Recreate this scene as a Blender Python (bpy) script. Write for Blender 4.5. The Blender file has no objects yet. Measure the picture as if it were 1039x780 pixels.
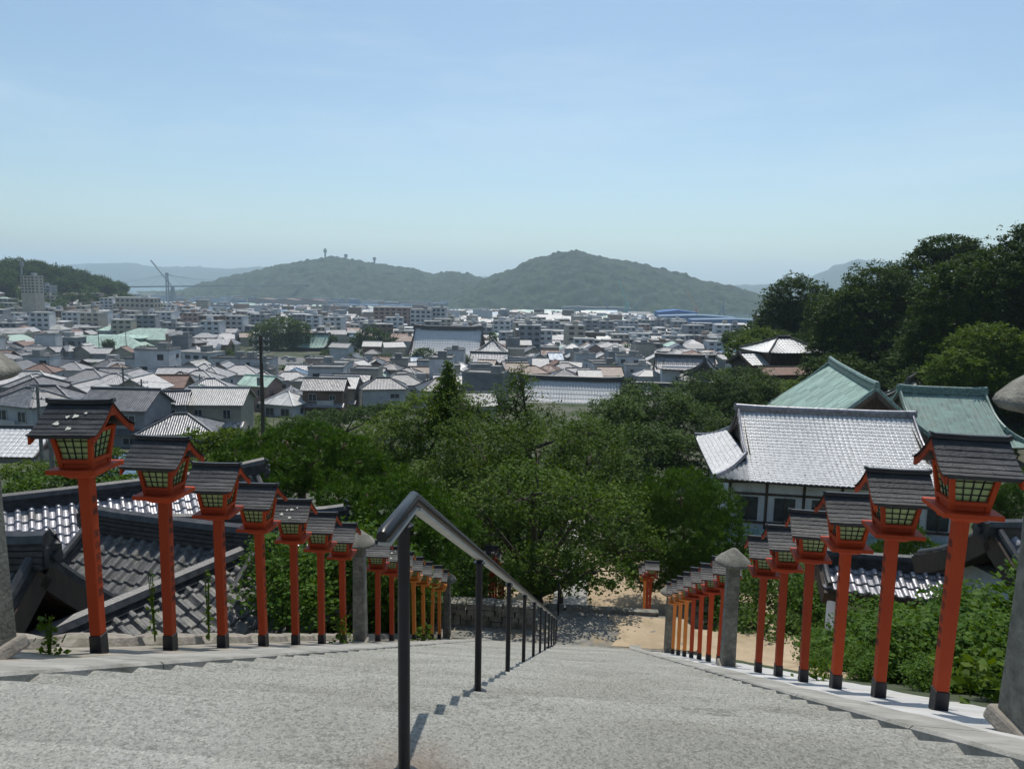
import bpy, math, random
import numpy as np
from mathutils import Vector, noise
R = math.radians
rnd = random.Random(7)
SC = bpy.context.scene
COL = SC.collection

# ---------------------------------------------------------------- camera
PITCH, ROLL, FPX = R(7.7), 0.018, 742.0
YAW = math.atan((592 - 519.5) / FPX)
F = Vector((-math.sin(YAW) * math.cos(PITCH), math.cos(YAW) * math.cos(PITCH), -math.sin(PITCH)))
RX = F.cross(Vector((0, 0, 1))).normalized()
UP = RX.cross(F)
R2 = RX * math.cos(ROLL) + UP * math.sin(ROLL)
U2 = -RX * math.sin(ROLL) + UP * math.cos(ROLL)
cam = bpy.data.cameras.new('camera')
cam.sensor_width = 36.0
cam.lens = 36.0 * FPX / 1039.0
cam.clip_start = 0.05
cam.clip_end = 40000
camo = bpy.data.objects.new('camera', cam)
COL.objects.link(camo)
from mathutils import Matrix
camo.matrix_world = Matrix(((R2.x, U2.x, -F.x, 0), (R2.y, U2.y, -F.y, 0), (R2.z, U2.z, -F.z, 0), (0, 0, 0, 1)))
SC.camera = camo

def at(px, py, Y):
    """the place that the photograph shows at (px, py), Y metres ahead"""
    d = F + R2 * ((px - 519.5) / FPX) - U2 * ((py - 390) / FPX)
    return d * (Y / d.y)

# ---------------------------------------------------------------- sky, sun, exposure
SUN_EL, SUN_AZ = R(66), R(3)          # almost straight ahead, a little to the right
w = bpy.data.worlds.new('World'); SC.world = w; w.use_nodes = True
nt = w.node_tree
bg = nt.nodes['Background']
sky = nt.nodes.new('ShaderNodeTexSky'); sky.sky_type = 'NISHITA'; sky.sun_disc = False
sky.sun_elevation = SUN_EL; sky.sun_rotation = SUN_AZ
sky.altitude = 60; sky.air_density = 1.0; sky.dust_density = 1.4; sky.ozone_density = 1.0
tn = nt.nodes.new('ShaderNodeMixRGB'); tn.blend_type = 'MULTIPLY'; tn.inputs[0].default_value = 1; tn.inputs[2].default_value = (.925, 1.03, 1.02, 1)
nt.links.new(sky.outputs[0], tn.inputs[1])
# a trace of high thin cloud
wtc = nt.nodes.new('ShaderNodeTexCoord'); wmp = nt.nodes.new('ShaderNodeMapping'); wmp.inputs['Scale'].default_value = (1.2, 2.2, 7.0); wmp.inputs['Rotation'].default_value = (0, R(14), R(20))
nt.links.new(wtc.outputs['Generated'], wmp.inputs[0])
wn_ = nt.nodes.new('ShaderNodeTexNoise'); wn_.inputs['Scale'].default_value = 1.6; wn_.inputs['Detail'].default_value = 9; wn_.inputs['Roughness'].default_value = .62
nt.links.new(wmp.outputs[0], wn_.inputs['Vector'])
wmr = nt.nodes.new('ShaderNodeMapRange'); wmr.inputs['From Min'].default_value = .48; wmr.inputs['From Max'].default_value = .8; wmr.inputs['To Max'].default_value = .30
nt.links.new(wn_.outputs[0], wmr.inputs[0])
wmx = nt.nodes.new('ShaderNodeMixRGB'); wmx.inputs[2].default_value = (6.2, 7.2, 7.8, 1)
nt.links.new(wmr.outputs[0], wmx.inputs[0]); nt.links.new(tn.outputs[0], wmx.inputs[1]); nt.links.new(wmx.outputs[0], bg.inputs[0])
bg.inputs[1].default_value = 0.135
sl = bpy.data.lights.new('sun', 'SUN'); sl.energy = 4.6; sl.angle = R(0.55); sl.color = (1.0, 0.95, 0.87)
so = bpy.data.objects.new('sun', sl); COL.objects.link(so)
sd = Vector((math.sin(SUN_AZ) * math.cos(SUN_EL), math.cos(SUN_AZ) * math.cos(SUN_EL), math.sin(SUN_EL)))
so.rotation_euler = sd.to_track_quat('Z', 'Y').to_euler()
so.location = (0, 0, 60)
vs = SC.view_settings
vs.view_transform = 'Standard'; vs.look = 'None'; vs.exposure = -0.08; vs.gamma = 1
SC.cycles.use_denoising = True
SC.cycles.max_bounces = 6; SC.cycles.diffuse_bounces = 3; SC.cycles.glossy_bounces = 2
SC.cycles.transmission_bounces = 3; SC.cycles.volume_bounces = 1; SC.cycles.transparent_max_bounces = 8
SC.cycles.sample_clamp_indirect = 6

# ---------------------------------------------------------------- helpers
def tag(o, label=None, cat=None, group=None, kind=None):
    if label: o['label'] = label
    if cat: o['category'] = cat
    if group: o['group'] = group
    if kind: o['kind'] = kind
    return o

def empty(name, loc, rz=0.0):
    o = bpy.data.objects.new(name, None); COL.objects.link(o)
    o.location = loc; o.rotation_euler = (0, 0, rz); o.empty_display_size = 0.3
    return o

def link(name, me, parent=None, loc=None, rot=None):
    o = bpy.data.objects.new(name, me); COL.objects.link(o)
    if parent: o.parent = parent
    if loc is not None: o.location = loc
    if rot is not None: o.rotation_euler = rot
    return o

def copy_tree(o, parent=None):
    c = o.copy(); COL.objects.link(c); c.parent = parent
    for ch in o.children: copy_tree(ch, c)
    return c

class MB:
    """collects faces for ONE mesh"""
    def __init__(s): s.v = []; s.f = []; s.m = []; s.uv = []; s.has_uv = False
    def face(s, pts, mi=0, uv=None):
        n = len(s.v); s.v.extend([tuple(p) for p in pts]); s.f.append(tuple(range(n, n + len(pts)))); s.m.append(mi)
        if uv is None: s.uv.extend([(p[0], p[1]) for p in pts])
        else: s.uv.extend(uv); s.has_uv = True
    def box(s, c, d, rz=0.0, mi=0, taper=1.0, taper_y=None):
        ty = taper if taper_y is None else taper_y
        co, si = math.cos(rz), math.sin(rz)
        P = []
        for z, k, ky in ((-.5, 1, 1), (.5, taper, ty)):
            for x, y in ((-.5, -.5), (.5, -.5), (.5, .5), (-.5, .5)):
                X, Y = x * d[0] * k, y * d[1] * ky
                P.append((c[0] + X * co - Y * si, c[1] + X * si + Y * co, c[2] + z * d[2]))
        n = len(s.v); s.v.extend(P)
        for q in ((3, 2, 1, 0), (4, 5, 6, 7), (0, 1, 5, 4), (1, 2, 6, 5), (2, 3, 7, 6), (3, 0, 4, 7)):
            s.f.append(tuple(n + i for i in q)); s.m.append(mi)
            s.uv.extend([(P[i][0] + P[i][1], P[i][2]) for i in q])
    def bar(s, a, b, w, h=None, mi=0, up=Vector((0, 0, 1))):
        a, b = Vector(a), Vector(b); h = w if h is None else h
        d = (b - a).normalized()
        if abs(d.dot(up)) > .98: up = Vector((0, 1, 0))
        x = d.cross(up).normalized() * (w / 2); y = x.cross(d).normalized() * (h / 2)
        n = len(s.v)
        for p in (a, b):
            for q in (-x - y, x - y, x + y, -x + y): s.v.append(tuple(p + q))
        for q in ((3, 2, 1, 0), (4, 5, 6, 7), (0, 1, 5, 4), (1, 2, 6, 5), (2, 3, 7, 6), (3, 0, 4, 7)):
            s.f.append(tuple(n + i for i in q)); s.m.append(mi); s.uv.extend([(0, 0)] * 4)
    def tube(s, pts, rad, seg=8, mi=0, caps=True, sx=1.0):
        pts = [Vector(p) for p in pts]
        if not isinstance(rad, (list, tuple)): rad = [rad] * len(pts)
        n0 = len(s.v); N = len(pts)
        d0 = (pts[1] - pts[0]).normalized()
        ref = Vector((0, 0, 1)) if abs(d0.z) < .95 else Vector((0, 1, 0))
        for i, p in enumerate(pts):
            d = (pts[min(i + 1, N - 1)] - pts[max(i - 1, 0)]).normalized()
            x = d.cross(ref)
            if x.length < 1e-4: x = Vector((1, 0, 0))
            x.normalize(); y = x.cross(d).normalized()
            for k in range(seg):
                t = 2 * math.pi * k / seg
                s.v.append(tuple(p + x * (math.cos(t) * rad[i] * sx) + y * (math.sin(t) * rad[i])))
        for i in range(N - 1):
            for k in range(seg):
                a = n0 + i * seg + k; b = n0 + i * seg + (k + 1) % seg
                s.f.append((a, b, b + seg, a + seg)); s.m.append(mi); s.uv.extend([(0, 0)] * 4)
        if caps:
            s.f.append(tuple(n0 + k for k in range(seg))[::-1]); s.m.append(mi); s.uv.extend([(0, 0)] * seg)
            s.f.append(tuple(n0 + (N - 1) * seg + k for k in range(seg))); s.m.append(mi); s.uv.extend([(0, 0)] * seg)
    def lathe(s, prof, seg=16, c=(0, 0, 0), mi=0, wob=0.0, squash=1.0):
        n0 = len(s.v)
        for r, z in prof:
            for k in range(seg):
                t = 2 * math.pi * k / seg
                q = 1 + wob * noise.noise(Vector((math.cos(t) * 1.3 + c[0], math.sin(t) * 1.3 + c[1], z * 3)))
                s.v.append((c[0] + r * q * math.cos(t), c[1] + r * q * math.sin(t) * squash, c[2] + z))
        for i in range(len(prof) - 1):
            for k in range(seg):
                a = n0 + i * seg + k; b = n0 + i * seg + (k + 1) % seg
                s.f.append((a, b, b + seg, a + seg)); s.m.append(mi); s.uv.extend([(0, 0)] * 4)
        for e, rev in ((0, True), (len(prof) - 1, False)):
            t = tuple(n0 + e * seg + k for k in range(seg))
            s.f.append(t[::-1] if rev else t); s.m.append(mi); s.uv.extend([(0, 0)] * seg)
    def grid(s, P, UV=None, mi=0):
        """P: list of rows of points"""
        n0 = len(s.v); nr, nc = len(P), len(P[0])
        for r in P: s.v.extend([tuple(p) for p in r])
        for i in range(nr - 1):
            for j in range(nc - 1):
                s.f.append((n0 + i * nc + j, n0 + i * nc + j + 1, n0 + (i + 1) * nc + j + 1, n0 + (i + 1) * nc + j)); s.m.append(mi)
                if UV: s.uv.extend([UV[i][j], UV[i][j + 1], UV[i + 1][j + 1], UV[i + 1][j]])
                else: s.uv.extend([(0, 0)] * 4)
    def mesh(s, name, mats, smooth=False):
        me = bpy.data.meshes.new(name)
        me.from_pydata(s.v, [], s.f)
        if not isinstance(mats, (list, tuple)): mats = [mats]
        for m in mats: me.materials.append(m)
        me.polygons.foreach_set('material_index', s.m)
        uvl = me.uv_layers.new(name='uv')
        uvl.data.foreach_set('uv', np.array(s.uv, dtype=np.float32).ravel())
        if smooth: me.polygons.foreach_set('use_smooth', [True] * len(s.f))
        me.update()
        return me
    def build(s, name, mats, parent=None, smooth=False, loc=None, rot=None):
        return link(name, s.mesh(name, mats, smooth), parent, loc, rot)

# ---------------------------------------------------------------- materials
def newmat(name):
    m = bpy.data.materials.new(name); m.use_nodes = True
    nt = m.node_tree; b = nt.nodes['Principled BSDF']
    return m, nt, b

def N(nt, t, **kw):
    n = nt.nodes.new('ShaderNode' + t)
    for k, v in kw.items(): setattr(n, k, v)
    return n

def mat(name, c1, c2=None, scale=3.0, rough=.7, bump=0.0, bscale=30.0, metal=0.0, stretch=(1, 1, 1), detail=5, lo=.35, hi=.65, c3=None, s3=1.0, spec=.5, perobj=0.0):
    m, nt, b = newmat(name)
    L = nt.links
    tc = N(nt, 'TexCoord'); mp = N(nt, 'Mapping'); mp.inputs['Scale'].default_value = stretch
    L.new(tc.outputs['Object'], mp.inputs[0])
    vec = mp.outputs[0]
    c2 = c2 or c1
    n1 = N(nt, 'TexNoise'); n1.inputs['Scale'].default_value = scale; n1.inputs['Detail'].default_value = detail; n1.inputs['Roughness'].default_value = .62
    L.new(vec, n1.inputs['Vector'])
    rp = N(nt, 'ValToRGB'); rp.color_ramp.elements[0].position = lo; rp.color_ramp.elements[1].position = hi
    rp.color_ramp.elements[0].color = (*c1, 1); rp.color_ramp.elements[1].color = (*c2, 1)
    L.new(n1.outputs[0], rp.inputs[0])
    out = rp.outputs[0]
    if c3:
        n3 = N(nt, 'TexNoise'); n3.inputs['Scale'].default_value = s3; n3.inputs['Detail'].default_value = 6; n3.inputs['Roughness'].default_value = .7
        L.new(vec, n3.inputs['Vector'])
        r3 = N(nt, 'ValToRGB'); r3.color_ramp.elements[0].position = .52; r3.color_ramp.elements[1].position = .68
        L.new(n3.outputs[0], r3.inputs[0])
        mx = N(nt, 'MixRGB'); L.new(r3.outputs[0], mx.inputs[0]); L.new(out, mx.inputs[1]); mx.inputs[2].default_value = (*c3, 1)
        out = mx.outputs[0]
    if perobj:
        oi = N(nt, 'ObjectInfo'); hs = N(nt, 'HueSaturation'); mr = N(nt, 'MapRange')
        mr.inputs['To Min'].default_value = 1 - perobj; mr.inputs['To Max'].default_value = 1 + perobj
        L.new(oi.outputs['Random'], mr.inputs[0]); L.new(mr.outputs[0], hs.inputs['Value']); L.new(out, hs.inputs['Color']); out = hs.outputs[0]
    L.new(out, b.inputs['Base Color'])
    b.inputs['Roughness'].default_value = rough; b.inputs['Metallic'].default_value = metal
    b.inputs['Specular IOR Level'].default_value = spec
    if bump:
        n2 = N(nt, 'TexNoise'); n2.inputs['Scale'].default_value = bscale; n2.inputs['Detail'].default_value = 6
        L.new(vec, n2.inputs['Vector'])
        bp = N(nt, 'Bump'); bp.inputs['Strength'].default_value = bump; bp.inputs['Distance'].default_value = .02
        L.new(n2.outputs[0], bp.inputs['Height']); L.new(bp.outputs[0], b.inputs['Normal'])
    return m

def roofmat(name, c1, c2, rough=.38, pu=.3, pv=.26, bump=.6, spec=.5, seam=False, mossy=None, dist=.05, metal=0.0):
    """tile or standing-seam roof laid out in the slope's own metres (uv)"""
    m, nt, b = newmat(name); L = nt.links
    tc = N(nt, 'TexCoord'); sx = N(nt, 'SeparateXYZ'); L.new(tc.outputs['UV'], sx.inputs[0])
    def wav(o, per, pw):
        a = N(nt, 'Math', operation='MULTIPLY'); a.inputs[1].default_value = math.pi / per; L.new(o, a.inputs[0])
        s_ = N(nt, 'Math', operation='SINE'); L.new(a.outputs[0], s_.inputs[0])
        ab = N(nt, 'Math', operation='ABSOLUTE'); L.new(s_.outputs[0], ab.inputs[0])
        p = N(nt, 'Math', operation='POWER'); p.inputs[1].default_value = pw; L.new(ab.outputs[0], p.inputs[0])
        return p.outputs[0]
    hu = wav(sx.outputs[0], pu, 8 if seam else 1.2)
    fr = N(nt, 'Math', operation='MULTIPLY'); fr.inputs[1].default_value = 1 / pv; L.new(sx.outputs[1], fr.inputs[0])
    f2 = N(nt, 'Math', operation='FRACT'); L.new(fr.outputs[0], f2.inputs[0])
    if seam:
        sb = N(nt, 'Math', operation='MULTIPLY'); sb.inputs[1].default_value = -.15; L.new(f2.outputs[0], sb.inputs[0])
    else:
        sb = N(nt, 'Math', operation='MULTIPLY'); sb.inputs[1].default_value = -.5; L.new(f2.outputs[0], sb.inputs[0])
    hh = N(nt, 'Math', operation='ADD'); L.new(hu, hh.inputs[0]); L.new(sb.outputs[0], hh.inputs[1])
    bp = N(nt, 'Bump'); bp.inputs['Strength'].default_value = bump; bp.inputs['Distance'].default_value = dist
    L.new(hh.outputs[0], bp.inputs['Height']); L.new(bp.outputs[0], b.inputs['Normal'])
    n1 = N(nt, 'TexNoise'); n1.inputs['Scale'].default_value = 1.1; n1.inputs['Detail'].default_value = 8; n1.inputs['Roughness'].default_value = .75
    L.new(tc.outputs['UV'], n1.inputs['Vector'])
    rp = N(nt, 'ValToRGB'); rp.color_ramp.elements[0].position = .35; rp.color_ramp.elements[1].position = .65
    rp.color_ramp.elements[0].color = (*c1, 1); rp.color_ramp.elements[1].color = (*c2, 1)
    L.new(n1.outputs[0], rp.inputs[0]); out = rp.outputs[0]
    # each tile a slightly different tone
    fl = N(nt, 'Vector' + 'Math', operation='DIVIDE'); fl.inputs[1].default_value = (pu, pv, 1); L.new(tc.outputs['UV'], fl.inputs[0])
    f3 = N(nt, 'Vector' + 'Math', operation='FLOOR'); L.new(fl.outputs[0], f3.inputs[0])
    wn = N(nt, 'TexWhiteNoise'); L.new(f3.outputs[0], wn.inputs['Vector'])
    mr = N(nt, 'MapRange'); mr.inputs['To Min'].default_value = .72; mr.inputs['To Max'].default_value = 1.25; L.new(wn.outputs[0], mr.inputs[0])
    oi = N(nt, 'ObjectInfo'); mo = N(nt, 'MapRange'); mo.inputs['To Min'].default_value = .75; mo.inputs['To Max'].default_value = 1.3; L.new(oi.outputs['Random'], mo.inputs[0])
    mu = N(nt, 'Math', operation='MULTIPLY'); L.new(mr.outputs[0], mu.inputs[0]); L.new(mo.outputs[0], mu.inputs[1])
    hs = N(nt, 'HueSaturation'); L.new(mu.outputs[0], hs.inputs['Value']); L.new(out, hs.inputs['Color']); out = hs.outputs[0]
    if mossy:
        n3 = N(nt, 'TexNoise'); n3.inputs['Scale'].default_value = .6; n3.inputs['Detail'].default_value = 8; L.new(tc.outputs['UV'], n3.inputs['Vector'])
        r3 = N(nt, 'ValToRGB'); r3.color_ramp.elements[0].position = .5; r3.color_ramp.elements[1].position = .7; L.new(n3.outputs[0], r3.inputs[0])
        mx = N(nt, 'MixRGB'); L.new(r3.outputs[0], mx.inputs[0]); L.new(out, mx.inputs[1]); mx.inputs[2].default_value = (*mossy, 1); out = mx.outputs[0]
    L.new(out, b.inputs['Base Color'])
    rr = N(nt, 'MapRange'); rr.inputs['To Min'].default_value = rough - .08; rr.inputs['To Max'].default_value = rough + .18
    L.new(wn.outputs[0], rr.inputs[0]); L.new(rr.outputs[0], b.inputs['Roughness'])
    b.inputs['Specular IOR Level'].default_value = spec; b.inputs['Metallic'].default_value = metal
    return m

def leafmat(name, c1, c2, trans=.35, scale=.5, yellow=None):
    m, nt, b = newmat(name); L = nt.links
    geo = N(nt, 'NewGeometry'); tc = N(nt, 'TexCoord')
    n1 = N(nt, 'TexNoise'); n1.inputs['Scale'].default_value = scale; n1.inputs['Detail'].default_value = 4; L.new(tc.outputs['Object'], n1.inputs['Vector'])
    ad = N(nt, 'MixRGB'); ad.inputs[0].default_value = .36
    L.new(n1.outputs[0], ad.inputs[1]); L.new(geo.outputs['Random Per Island'], ad.inputs[2])
    rp = N(nt, 'ValToRGB'); rp.color_ramp.elements[0].position = .25; rp.color_ramp.elements[1].position = .75
    rp.color_ramp.elements[0].color = (*c1, 1); rp.color_ramp.elements[1].color = (*c2, 1)
    if yellow:
        e = rp.color_ramp.elements.new(.9); e.color = (*yellow, 1)
    L.new(ad.outputs[0], rp.inputs[0])
    L.new(rp.outputs[0], b.inputs['Base Color']); b.inputs['Roughness'].default_value = .6; b.inputs['Specular IOR Level'].default_value = .12
    tr = N(nt, 'BsdfTranslucent'); hs = N(nt, 'HueSaturation'); hs.inputs['Hue'].default_value = .485; hs.inputs['Saturation'].default_value = 1.15; hs.inputs['Value'].default_value = 1.3
    L.new(rp.outputs[0], hs.inputs['Color']); L.new(hs.outputs[0], tr.inputs[0])
    mx = N(nt, 'MixShader'); mx.inputs[0].default_value = trans
    L.new(b.outputs[0], mx.inputs[1]); L.new(tr.outputs[0], mx.inputs[2]); L.new(mx.outputs[0], nt.nodes['Material Output'].inputs[0])
    return m

M = {}
M['concrete'] = mat('concrete', (.20, .195, .175), (.32, .31, .285), 3.0, .9, .4, 60, c3=(.14, .14, .115), s3=1.6, detail=9)
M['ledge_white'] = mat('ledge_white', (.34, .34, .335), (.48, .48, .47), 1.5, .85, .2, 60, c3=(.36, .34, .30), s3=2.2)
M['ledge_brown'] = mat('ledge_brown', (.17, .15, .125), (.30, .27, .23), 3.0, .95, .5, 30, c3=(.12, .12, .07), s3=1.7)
M['granite'] = mat('granite', (.09, .086, .07), (.23, .22, .185), 9, .9, .6, 45, c3=(.06, .063, .045), s3=2.3, detail=9)
M['red'] = mat('vermilion_paint', (.33, .032, .004), (.43, .056, .007), 3, .6, .2, 70, c3=(.20, .024, .012), s3=3.1, stretch=(1, 1, .3), perobj=.22, lo=.3, hi=.7, spec=.3)
M['orange'] = mat('orange_paint', (.55, .15, .018), (.66, .24, .03), 3, .55, .12, 50, stretch=(1, 1, .25), perobj=.12)
M['black'] = mat('black_paint', (.012, .012, .014), (.022, .022, .025), 8, .45, .1, 60)
M['lroof'] = mat('lantern_roof', (.014, .015, .017), (.034, .035, .039), 10, .46, .3, 60, stretch=(.5, 3, 1), c3=(.06, .06, .062), s3=5, perobj=.25, lo=.3, hi=.75, spec=.35)
M['lichen'] = mat('lichen', (.42, .42, .36), (.6, .6, .53), 40, .9)
M['lglass'] = mat('green_glass', (.24, .33, .12), (.36, .43, .18), 4, .35)
M['ink'] = mat('ink', (.012, .010, .012))
M['rail'] = mat('rail_paint', (.008, .009, .012), (.014, .015, .020), 10, .34, spec=.35)
M['alu'] = mat('rail_channel', (.34, .33, .30), (.42, .41, .38), 10, .5)
M['sand'] = mat('sandy_ground', (.27, .205, .13), (.38, .295, .195), .8, .95, .4, 20, c3=(.24, .19, .11), s3=.9)
M['stonewall'] = mat('dry_stone', (.09, .085, .07), (.22, .21, .175), 3.5, .9, 1.0, 6, c3=(.05, .06, .03), s3=2)
M['tile_dark'] = mat('kawara_dark', (.05, .05, .052), (.12, .12, .118), 5, .58, .4, 40, c3=(.19, .18, .145), s3=2.6, detail=9, metal=.08)
M['tile_light'] = mat('kawara_light', (.20, .20, .225), (.34, .34, .37), 5, .46, .25, 40, c3=(.14, .135, .13), s3=2.6, metal=.6)
M['tile_white'] = mat('kawara_silver', (.42, .425, .43), (.60, .605, .61), 4, .58, .3, 40, c3=(.24, .24, .24), s3=5.1, detail=9, metal=.2)
M['tile_ridge'] = mat('kawara_ridge', (.020, .020, .023), (.06, .06, .062), 6, .45, .3, 40)
M['plaster'] = mat('plaster', (.55, .57, .60), (.68, .70, .72), 1.2, .85, c3=(.42, .43, .43), s3=.8)
M['wood'] = mat('dark_wood', (.035, .024, .016), (.075, .05, .034), 3, .75, .3, 30, stretch=(1, 1, .2))
M['wood_red'] = mat('brown_wood', (.13, .07, .045), (.20, .11, .07), 3, .75, .2, 30)
M['copper'] = roofmat('copper_green', (.19, .28, .245), (.24, .33, .29), .62, .45, .9, .35, spec=.3, seam=True)
M['copper2'] = roofmat('copper_grey_green', (.11, .17, .155), (.14, .20, .178), .62, .45, .5, .35, spec=.3, seam=True)
M['copper_edge'] = mat('copper_edge', (.06, .10, .09), (.18, .27, .24), 4, .5)
M['glass'] = mat('window_glass', (.02, .024, .03), (.05, .06, .07), 2, .12)
M['frame'] = mat('window_frame', (.35, .35, .35), (.5, .5, .5), 2, .5)
M['metal'] = mat('pole_metal', (.2, .2, .2), (.32, .32, .32), 2, .5, metal=.3)
M['polewood'] = mat('pole_concrete', (.11, .10, .09), (.22, .21, .19), 4, .9)
M['asphalt'] = mat('asphalt', (.10, .10, .10), (.16, .158, .15), .5, .95)
M['bark'] = mat('bark', (.035, .027, .02), (.085, .07, .052), 6, .95, .8, 15, stretch=(1, 1, .3))
M['barkred'] = mat('pine_bark', (.07, .04, .028), (.13, .085, .06), 6, .95, .8, 15, stretch=(1, 1, .4))
M['soil'] = mat('soil', (.10, .08, .05), (.20, .16, .10), .6, .95, .5, 8, c3=(.06, .08, .03), s3=.35)
M['leafA'] = leafmat('broad_leaves', (0.0196, 0.0490, 0.0032), (0.0734, 0.1265, 0.0082), 0.26, .8, (.15, .19, .035))
M['leafB'] = leafmat('dark_leaves', (0.0095, 0.0263, 0.0032), (0.0504, 0.0945, 0.0095), .26, .25)
M['leafC'] = leafmat('light_leaves', (0.0328, 0.0697, 0.0049), (0.0984, 0.1558, 0.0115), 0.28, .4)
M['leafD'] = leafmat('camphor_leaves', (0.0173, 0.0461, 0.0048), (0.0634, 0.1104, 0.0096), 0.22, .3)
M['needle'] = leafmat('pine_needles', (0.0221, 0.0641, 0.0066), (0.0829, 0.1602, 0.0155), 0.2, .8)
M['needle2'] = leafmat('old_pine_needles', (0.0140, 0.0420, 0.0050), (0.0480, 0.0950, 0.0120), 0.18, .8)
M['bush'] = leafmat('bush_leaves', (0.0243, 0.0673, 0.0065), (0.0795, 0.1450, 0.0131), 0.26, 1.4, (.14, .19, .04))
WALLS = {'white': mat('wall_white', (.36, .37, .38), (.50, .51, .52), .35, .9, perobj=.06),
         'cream': mat('wall_cream', (.28, .255, .205), (.38, .345, .28), .35, .9, perobj=.08),
         'grey': mat('wall_grey', (.15, .155, .165), (.23, .24, .25), .35, .9, perobj=.15),
         'brown': mat('wall_brown', (.10, .065, .045), (.17, .115, .08), .35, .9, perobj=.2),
         'pink': mat('wall_pink', (.24, .165, .135), (.32, .22, .18), .35, .9, perobj=.1)}
ROOFS = {'dark tiled': roofmat('roof_dark', (.05, .052, .06), (.11, .112, .12), .36, metal=.4),
         'grey tiled': roofmat('roof_grey', (.13, .132, .14), (.23, .23, .24), .46, metal=.35),
         'silvery tiled': roofmat('roof_silver', (.22, .22, .222), (.35, .35, .35), .5, metal=.3),
         'brown tiled': roofmat('roof_brown', (.10, .062, .045), (.17, .11, .085), .40),
         'rusty': roofmat('roof_rust', (.11, .06, .045), (.18, .10, .075), .6, .5, 1.5, .4, seam=True),
         'blue sheet': roofmat('roof_blue', (.06, .12, .20), (.12, .19, .28), .42, .45, 2, .4, seam=True),
         'white sheet': roofmat('roof_white', (.40, .40, .39), (.54, .54, .53), .5, .5, 2, .4, seam=True),
         'pale green sheet': roofmat('roof_palegreen', (.22, .32, .27), (.30, .40, .34), .55, .5, 2, .4, seam=True)}
M['city_flat'] = mat('flat_roof', (.17, .17, .165), (.28, .28, .27), .3, .9, perobj=.3)
# ---------------------------------------------------------------- ground
SL = 0.168 / 0.34
Y0, ZL = 2.41, -1.52                   # edge and level of the top landing
NST = 48
Y1 = Y0 + NST * .34                    # foot of the stairs
Z1 = ZL - NST * .168
def plane(y, z0=-.33): return z0 - SL * y

BY = [-200, -5, 2.4, 3, 18.7, 20.9, 21, 28, 36, 50, 90, 150, 250, 400, 700, 1100, 1500, 1540, 9000]
BZ = [-1.9, -1.9, -1.9, -2.3, -10.0, -10.0, -10.1, -13.4, -14.2, -17, -22, -27, -34, -38.5, -47, -52, -56, -62, -64]
def sstep(a, b, x):
    t = min(1, max(0, (x - a) / (b - a))); return t * t * (3 - 2 * t)
def T(x, y):
    z = float(np.interp(y, BY, BZ))
    # the town side falls away quickly left of the stairs
    z -= 2.6 * sstep(4.3, 7.5, -x) * (1 - sstep(14, 34, y)) * sstep(-3, 2, y)
    z += .40 * sstep(2.9, 3.1, x) * sstep(1, 3, y) * (1 - sstep(16, 19, y))
    z += 1.0 * sstep(7, 3.2, x) * 0
    # wooded hill on the right, wooded hill on the left far away
    z += 24 * sstep(16, 78, x - .02 * y) * sstep(34, 85, y) * (1 - sstep(170, 330, y))
    z += 8 * sstep(20, 40, x) * sstep(95, 120, y) * (1 - sstep(125, 160, y))
    z += 52 * math.exp(-(((x + 600) / 125) ** 2 + ((y - 720) / 150) ** 2))
    z += 40 * math.exp(-(((x + 420) / 130) ** 2 + ((y - 900) / 120) ** 2)) * 0
    if y > 40: z += .8 * noise.noise(Vector((x / 60, y / 60, 0)))
    return z
def steps(a, b, d0, g):
    out = [a]; d = d0
    while out[-1] < b: out.append(out[-1] + d); d *= g
    return out
ys = [-60, -30, -10, -4, 0, 2.4, 3.0] + [3.5 + .8 * i for i in range(19)] + [18.7, 20.95] + [22 + i for i in range(15)] + steps(38, 1545, 2.5, 1.035)
xr = [.5, 1.5, 2.3, 3.0, 3.4, 4.0, 4.8, 5.6, 6.6, 7.6, 9, 11, 13] + steps(15, 2300, 3, 1.07)
xs = [-v for v in xr[::-1]] + [0] + xr
mb = MB(); mb.grid([[(x, y, T(x, y)) for x in xs] for y in ys])
gm, gnt, gb = newmat('earth_and_green')
tc = N(gnt, 'TexCoord'); n1 = N(gnt, 'TexNoise'); n1.inputs['Scale'].default_value = .08; n1.inputs['Detail'].default_value = 9
gnt.links.new(tc.outputs['Object'], n1.inputs[0]); rp = N(gnt, 'ValToRGB'); gnt.links.new(n1.outputs[0], rp.inputs[0])
rp.color_ramp.elements[0].position = .4; rp.color_ramp.elements[0].color = (.03, .045, .015, 1)
rp.color_ramp.elements[1].position = .6; rp.color_ramp.elements[1].color = (.085, .085, .06, 1)
gnt.links.new(rp.outputs[0], gb.inputs['Base Color']); gb.inputs['Roughness'].default_value = 1
tag(mb.build('ground', gm, smooth=True), kind='structure')

# bare sandy yard around the foot of the stairs
mb = MB(); xs2 = [2.95 + .9 * i for i in range(18)]
mb.grid([[(x, y, max(T(x, y), plane(y, -.55) if y < Y1 else -99) + .06 + .03 * noise.noise(Vector((x, y, 0)))) for x in xs2] for y in [9.5 + .8 * i for i in range(34)]])
mb.grid([[(x, y, T(x, y) + .1) for x in [-6 + .8 * i for i in range(13)]] for y in [21.2 + .8 * i for i in range(26)]])
tag(mb.build('yard_ground', M['sand'], smooth=True), kind='structure')

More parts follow.
